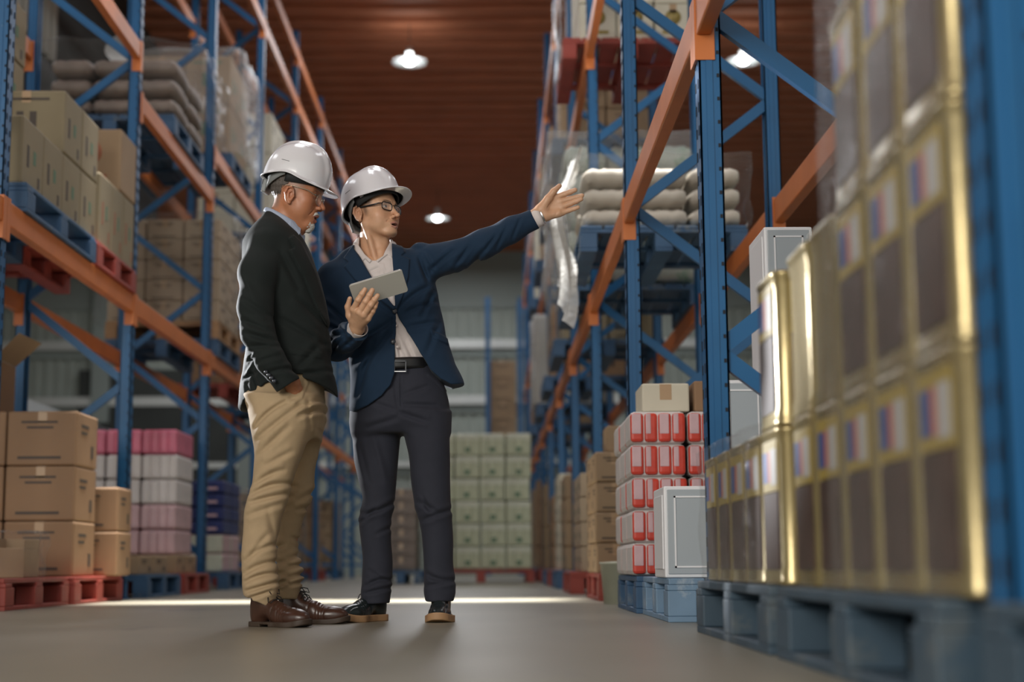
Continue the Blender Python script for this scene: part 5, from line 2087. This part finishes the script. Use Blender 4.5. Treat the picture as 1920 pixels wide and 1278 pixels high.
lo, hi = bb(ha.o, .17)
lo[2] -= .04
SK_A = skin_color(ha, (.42, .175, .088), (.16, .13, .11), (.33, .11, .08), (.22, .18, .16), .55)
person_mesh('body', [(head_a, lo, hi, .0017), (hand_a, AW - V(.08, .07, .16), AW + V(.09, .13, .08), .002),
                     (core_a, pv(440, 1130, 5.4) - V(.05, .25, .03), pv(620, 420, 5.4) + V(.05, .3, .02), .011)], man_a, ao, SK_A)
hal = Frame(ha.o - ao, ha.R[0])
hal.R = ha.R
eyes(hal, man_a, (1, .1, -.35))

JA = [(396, 500, 512, .045, .0), (404, 495, 522, .066), (414, 489, 534, .095), (428, 476, 548, .135), (444, 464, 565, .165), (462, 457, 577, .185), (490, 455, 590, .190), (530, 458, 602, .180), (575, 460, 609, .170), (620, 461, 614, .160),
      (655, 463, 619, .156), (690, 459, 624, .160), (720, 453, 629, .168), (770, 448, 634, .172)]
AA = [pv(500, 462, 5.25), pv(484, 510, 5.215), pv(479, 575, 5.19), pv(484, 625, 5.18), pv(508, 676, 5.17), pv(539, 722, 5.185)]


def jacket_a(P):
    d = loft(P, st(JA, YA), 2.25)
    d = cutpoly(P, d, [(430, 772), (450, 766), (459, 750), (502, 721), (536, 708), (568, 706), (600, 719), (620, 731), (633, 742), (660, 742), (660, 960), (430, 960)], YA - .1)
    d = smax(d, -cone(P, pv(545, 380, 5.385), pv(537, 436, 5.39), .058, .062), .008)
    # open front: chest side seen edge on
    a = sleeve(P, AA, [.058, .063, .056, .052, .046, .041])
    a = a + folds(P, [(455, 560, 500, 590, .004, .010), (455, 600, 500, 620, .006, .010), (460, 625, 510, 640, .006, .010), (470, 650, 520, 650, .005, .009), (485, 680, 525, 668, .004, .009), (455, 520, 480, 560, -.003, .012),
                     (500, 700, 540, 690, .004, .008)], 5.15)
    b = chain(P, [pv(520, 462, 5.52), pv(515, 560, 5.56), pv(530, 640, 5.57), pv(585, 700, 5.53)], [.058, .056, .050, .040], .03)
    d = smin(d, a, .012)
    d = smin(d, b, .03)
    f = YA
    d = d + emboss(P, [(564, 452), (552, 442), (546, 452), (556, 470), (548, 476), (572, 520), (596, 580), (610, 606), (614, 596), (606, 555), (590, 505), (575, 474)], 5.28, .008, f)
    d = d + emboss(P, [(540, 650), (600, 656), (600, 668), (540, 662)], 5.22, .004, f)
    d = d + folds(P, [(530, 480, 560, 540, .005, .012), (560, 560, 600, 600, .006, .012), (530, 600, 600, 640, .005, .012), (560, 690, 600, 640, .005, .012), (570, 700, 615, 690, .004, .010), (545, 700, 600, 700, .005, .010),
                      (452, 706, 480, 698, .007, .008), (458, 700, 476, 676, -.005, .008), (462, 672, 480, 668, .008, .008), (470, 690, 490, 740, .006, .008), (600, 620, 620, 700, .004, .010), (460, 720, 470, 760, .004, .008)], 5.25)
    return d + wob(P, .0018, 24, 11)


lo, hi = pv(440, 775, 5.4), pv(640, 392, 5.4)
lo[0] -= .03
hi[2] += .03
lo[1], hi[1] = 5.08, 5.66
ja = mesh_obj('jacket', [(lambda vf: (vf[0] - ao, vf[1]))(sdf_mesh(jacket_a, lo, hi, .0042))], 'suit_dark', man_a)
bt = MB()
for i in range(4):
    c = pv(499 + 5.2 * i, 697 + 5.6 * i, 5.126) - ao
    bt.lathe([(0, -.003), (.006, -.003), (.007, 0), (0, .002)], tuple(c), 'button', 12, 'y')
bt.build('cuff_button', ja)

# collar of the blue shirt
ca = pv(533, 408, 5.385) - ao
ua = pv(566, 426, 5.385) - pv(533, 408, 5.385)
cl = band_mesh(ca, ua, V(0, -.061, 0), pv(530, 425, 5.385) - ao, (pv(564, 452, 5.385) - pv(530, 425, 5.385)) * 1.02, V(0, -.070, 0), 'shirt_blue', 'shirt_collar', man_a, .003, mid=1)
flap([(545, 413, 5.325), (564, 428, 5.345), (563, 436, 5.332), (556, 447, 5.310), (545, 438, 5.308), (532, 424, 5.312)], 0, 'shirt_blue', cl, 'collar_wing')
flap([(565, 430, 5.375), (572, 442, 5.385), (571, 455, 5.39), (566, 459, 5.37), (559, 448, 5.345)], 0, 'shirt_blue', cl, 'collar_wing')


def shirt_a(P):
    d = loft(P, st([(432, 500, 556, .07), (450, 490, 566, .12), (480, 480, 578, .14), (520, 478, 590, .14), (600, 480, 600, .13)], YA), 2.3)
    return smax(d, -cone(P, pv(545, 400, 5.385), pv(533, 436, 5.39), .056, .056), .005)


v, f = sdf_mesh(shirt_a, pv(470, 610, 5.4) - V(0, .2, 0), pv(610, 425, 5.4) + V(0, .2, 0), .006)
mesh_obj('shirt', [(v - ao, f)], 'shirt_blue', man_a)


def trousers_a(P):
    pel = loft(P, st([(690, 478, 606, .130), (720, 466, 608, .150), (745, 461, 609, .160), (775, 469, 609, .160), (800, 474, 606, .145), (825, 478, 600, .12)], YA), 2.5, .015)
    l1 = loft(P, st([(740, 461, 592, .088, .01), (778, 470, 589, .090), (817, 475, 577, .086), (857, 477, 565, .078), (895, 474, 551, .070), (919, 468, 543, .066), (935, 464, 538, .063), (975, 458, 526, .057), (1015, 454, 519, .055), (1055, 452, 518, .056),
                     (1090, 455, 521, .060), (1112, 458, 520, .062), (1142, 462, 516, .060)], 5.285), 2.2, .006)
    l2 = loft(P, st([(740, 515, 608, .085), (778, 520, 608, .085), (829, 528, 599, .078), (870, 528, 593, .072), (919, 524, 586, .066), (950, 520, 577, .060), (975, 518, 567, .056), (1015, 516, 560, .054), (1033, 516, 559, .055), (1060, 516, 563, .058), (1087, 518, 565, .062), (1122, 520, 558, .058)], 5.50), 2.2, .006)
    l1 = smax(l1, -((P - pv(490, 1129, 5.28)) @ V(.42, 0, .91) * 1.0 + .0), .003)
    d = smin(smin(l1, l2, .008), pel, .03)
    # pocket mouth for the hand
    d = smax(d, -cone(P, pv(556, 706, 5.19), pv(552, 734, 5.185), .034, .018), .005)
    d = d + emboss(P, [(570, 706), (575, 712), (566, 745), (553, 756), (535, 753), (537, 747), (552, 748), (561, 738)], 5.2, .004, YA)
    d = d + folds(P, [
        (476, 800, 545, 748, .007, .010, .010), (480, 822, 560, 760, .005, .010), (485, 850, 540, 800, .005, .011), (560, 780, 600, 760, .005, .009), (558, 770, 606, 745, -.004, .008),
        (575, 745, 578, 800, .003, .008), (500, 870, 545, 845, .004, .010), (478, 905, 530, 880, .006, .010, .006), (470, 925, 540, 905, .007, .010, .01), (466, 940, 530, 925, .006, .009),
        (462, 965, 520, 945, .004, .010), (500, 955, 512, 1020, .003, .010), (458, 1050, 512, 1020, .006, .010, .008), (456, 1075, 515, 1052, .006, .010, .008), (458, 1090, 512, 1075, .007, .009, .006),
        (460, 1108, 515, 1092, .007, .008), (464, 1122, 505, 1108, .005, .007), (470, 1035, 500, 1000, .004, .010),
        (545, 930, 590, 900, .006, .009), (540, 950, 580, 940, .006, .009), (530, 1005, 560, 1020, .005, .009), (524, 1045, 562, 1030, .006, .009), (524, 1062, 564, 1055, .007, .008), (526, 1082, 566, 1072, .007, .008), (528, 1098, 562, 1088, .005, .007),
        (590, 800, 606, 830, .004, .009), (585, 850, 600, 820, .004, .009)], 5.2)
    return d + wob(P, .002, 24, 21)


lo, hi = pv(445, 1150, 5.4), pv(618, 682, 5.4)
lo[1], hi[1] = 5.14, 5.64
mesh_obj('trousers', [(lambda vf: (vf[0] - ao, vf[1]))(sdf_mesh(trousers_a, lo, hi, .0042))], 'chino', man_a)
h_ = at(466, 1174, 5.30)
shoe('shoe', (h_.x - ao[0] + .01, 5.315 - ao[1], 0), math.radians(-38), man_a, 'leather_brown', 'sole_dark', .275)
h_ = at(545, 1165, 5.53)
shoe('shoe', (h_.x - ao[0] - .045, 5.525 - ao[1], 0), math.radians(-14), man_a, 'leather_brown', 'sole_dark', .275)

yawh, pith = math.radians(82), math.radians(-12.5)
hf = Frame(pv(556, 341, 5.38) - ao, (math.sin(yawh) * math.cos(pith), -math.cos(yawh) * math.cos(pith), math.sin(pith)), 0)
hat_a = helmet(hf, man_a)
harness(None, man_a, hat_a)
glasses(hal, man_a, 'frame_metal', .048, .036, False, .0011, -.004, .016, .104)


def beard(P):
    p = ha.loc(P)
    q = p.copy()
    q[:, 1] = np.abs(q[:, 1])
    d = smin(ell(q, (.0955, .008, -.0510), (.0085, .0130, .0058)), cone(q, (.091, .018, -.055), (.086, .024, -.064), .0040, .0022), .006)
    d_ = chain(q, [(.099, .002, -.0505), (.095, .014, -.0545), (.087, .024, -.063), (.081, .028, -.074)], [.0042, .0046, .0042, .0030], .004)
    g = smin(ell(p, (.081, 0, -.096), (.0165, .022, .018)), ell(p, (.077, 0, -.110), (.013, .015, .012)), .010)
    g = smin(g, cone(q, (.083, .022, -.086), (.077, .022, -.102), .0030, .006), .006)
    d = np.minimum(d, g)
    return d + wob(P, .0003, 900, 4) + wob(P, .0003, 250, 9)


v, f = sdf_mesh(beard, *bb(ha.w(.085, 0, -.085), .055), .0012)
mesh_obj('beard', [(v - ao, f)], 'hair_white', man_a)
b = MB()
b.box(-.001, -.012, -.002, .004, .012, .003, 'teeth', .001)
o = b.build('teeth', man_a)
o.matrix_local = hal.M() @ Matrix.Translation((.085, 0, -.0655))


def hair_a(P):
    p = ha.loc(P)
    d = ell(p, (-.008, 0, .046), (.0955, .0775, .0855))
    d = np.maximum(d, p[:, 0] - .020)
    d = np.maximum(d, -(p[:, 2] - np.where(p[:, 0] < -.035, -.022, .014 + .5 * np.clip(p[:, 0] + .035, 0, .04))))
    return d + wob(P, .0010, 300, 2)


v, f = sdf_mesh(hair_a, *bb(ha.o, .14), .0028)
M['hair_grey'] = mat('grey_cropped_hair', (.09, .075, .065), .7, noise=.3, nscale=80, bump=.8, bscale=400, bdist=.002)
mesh_obj('hair', [(v - ao, f)], 'hair_grey', man_a)
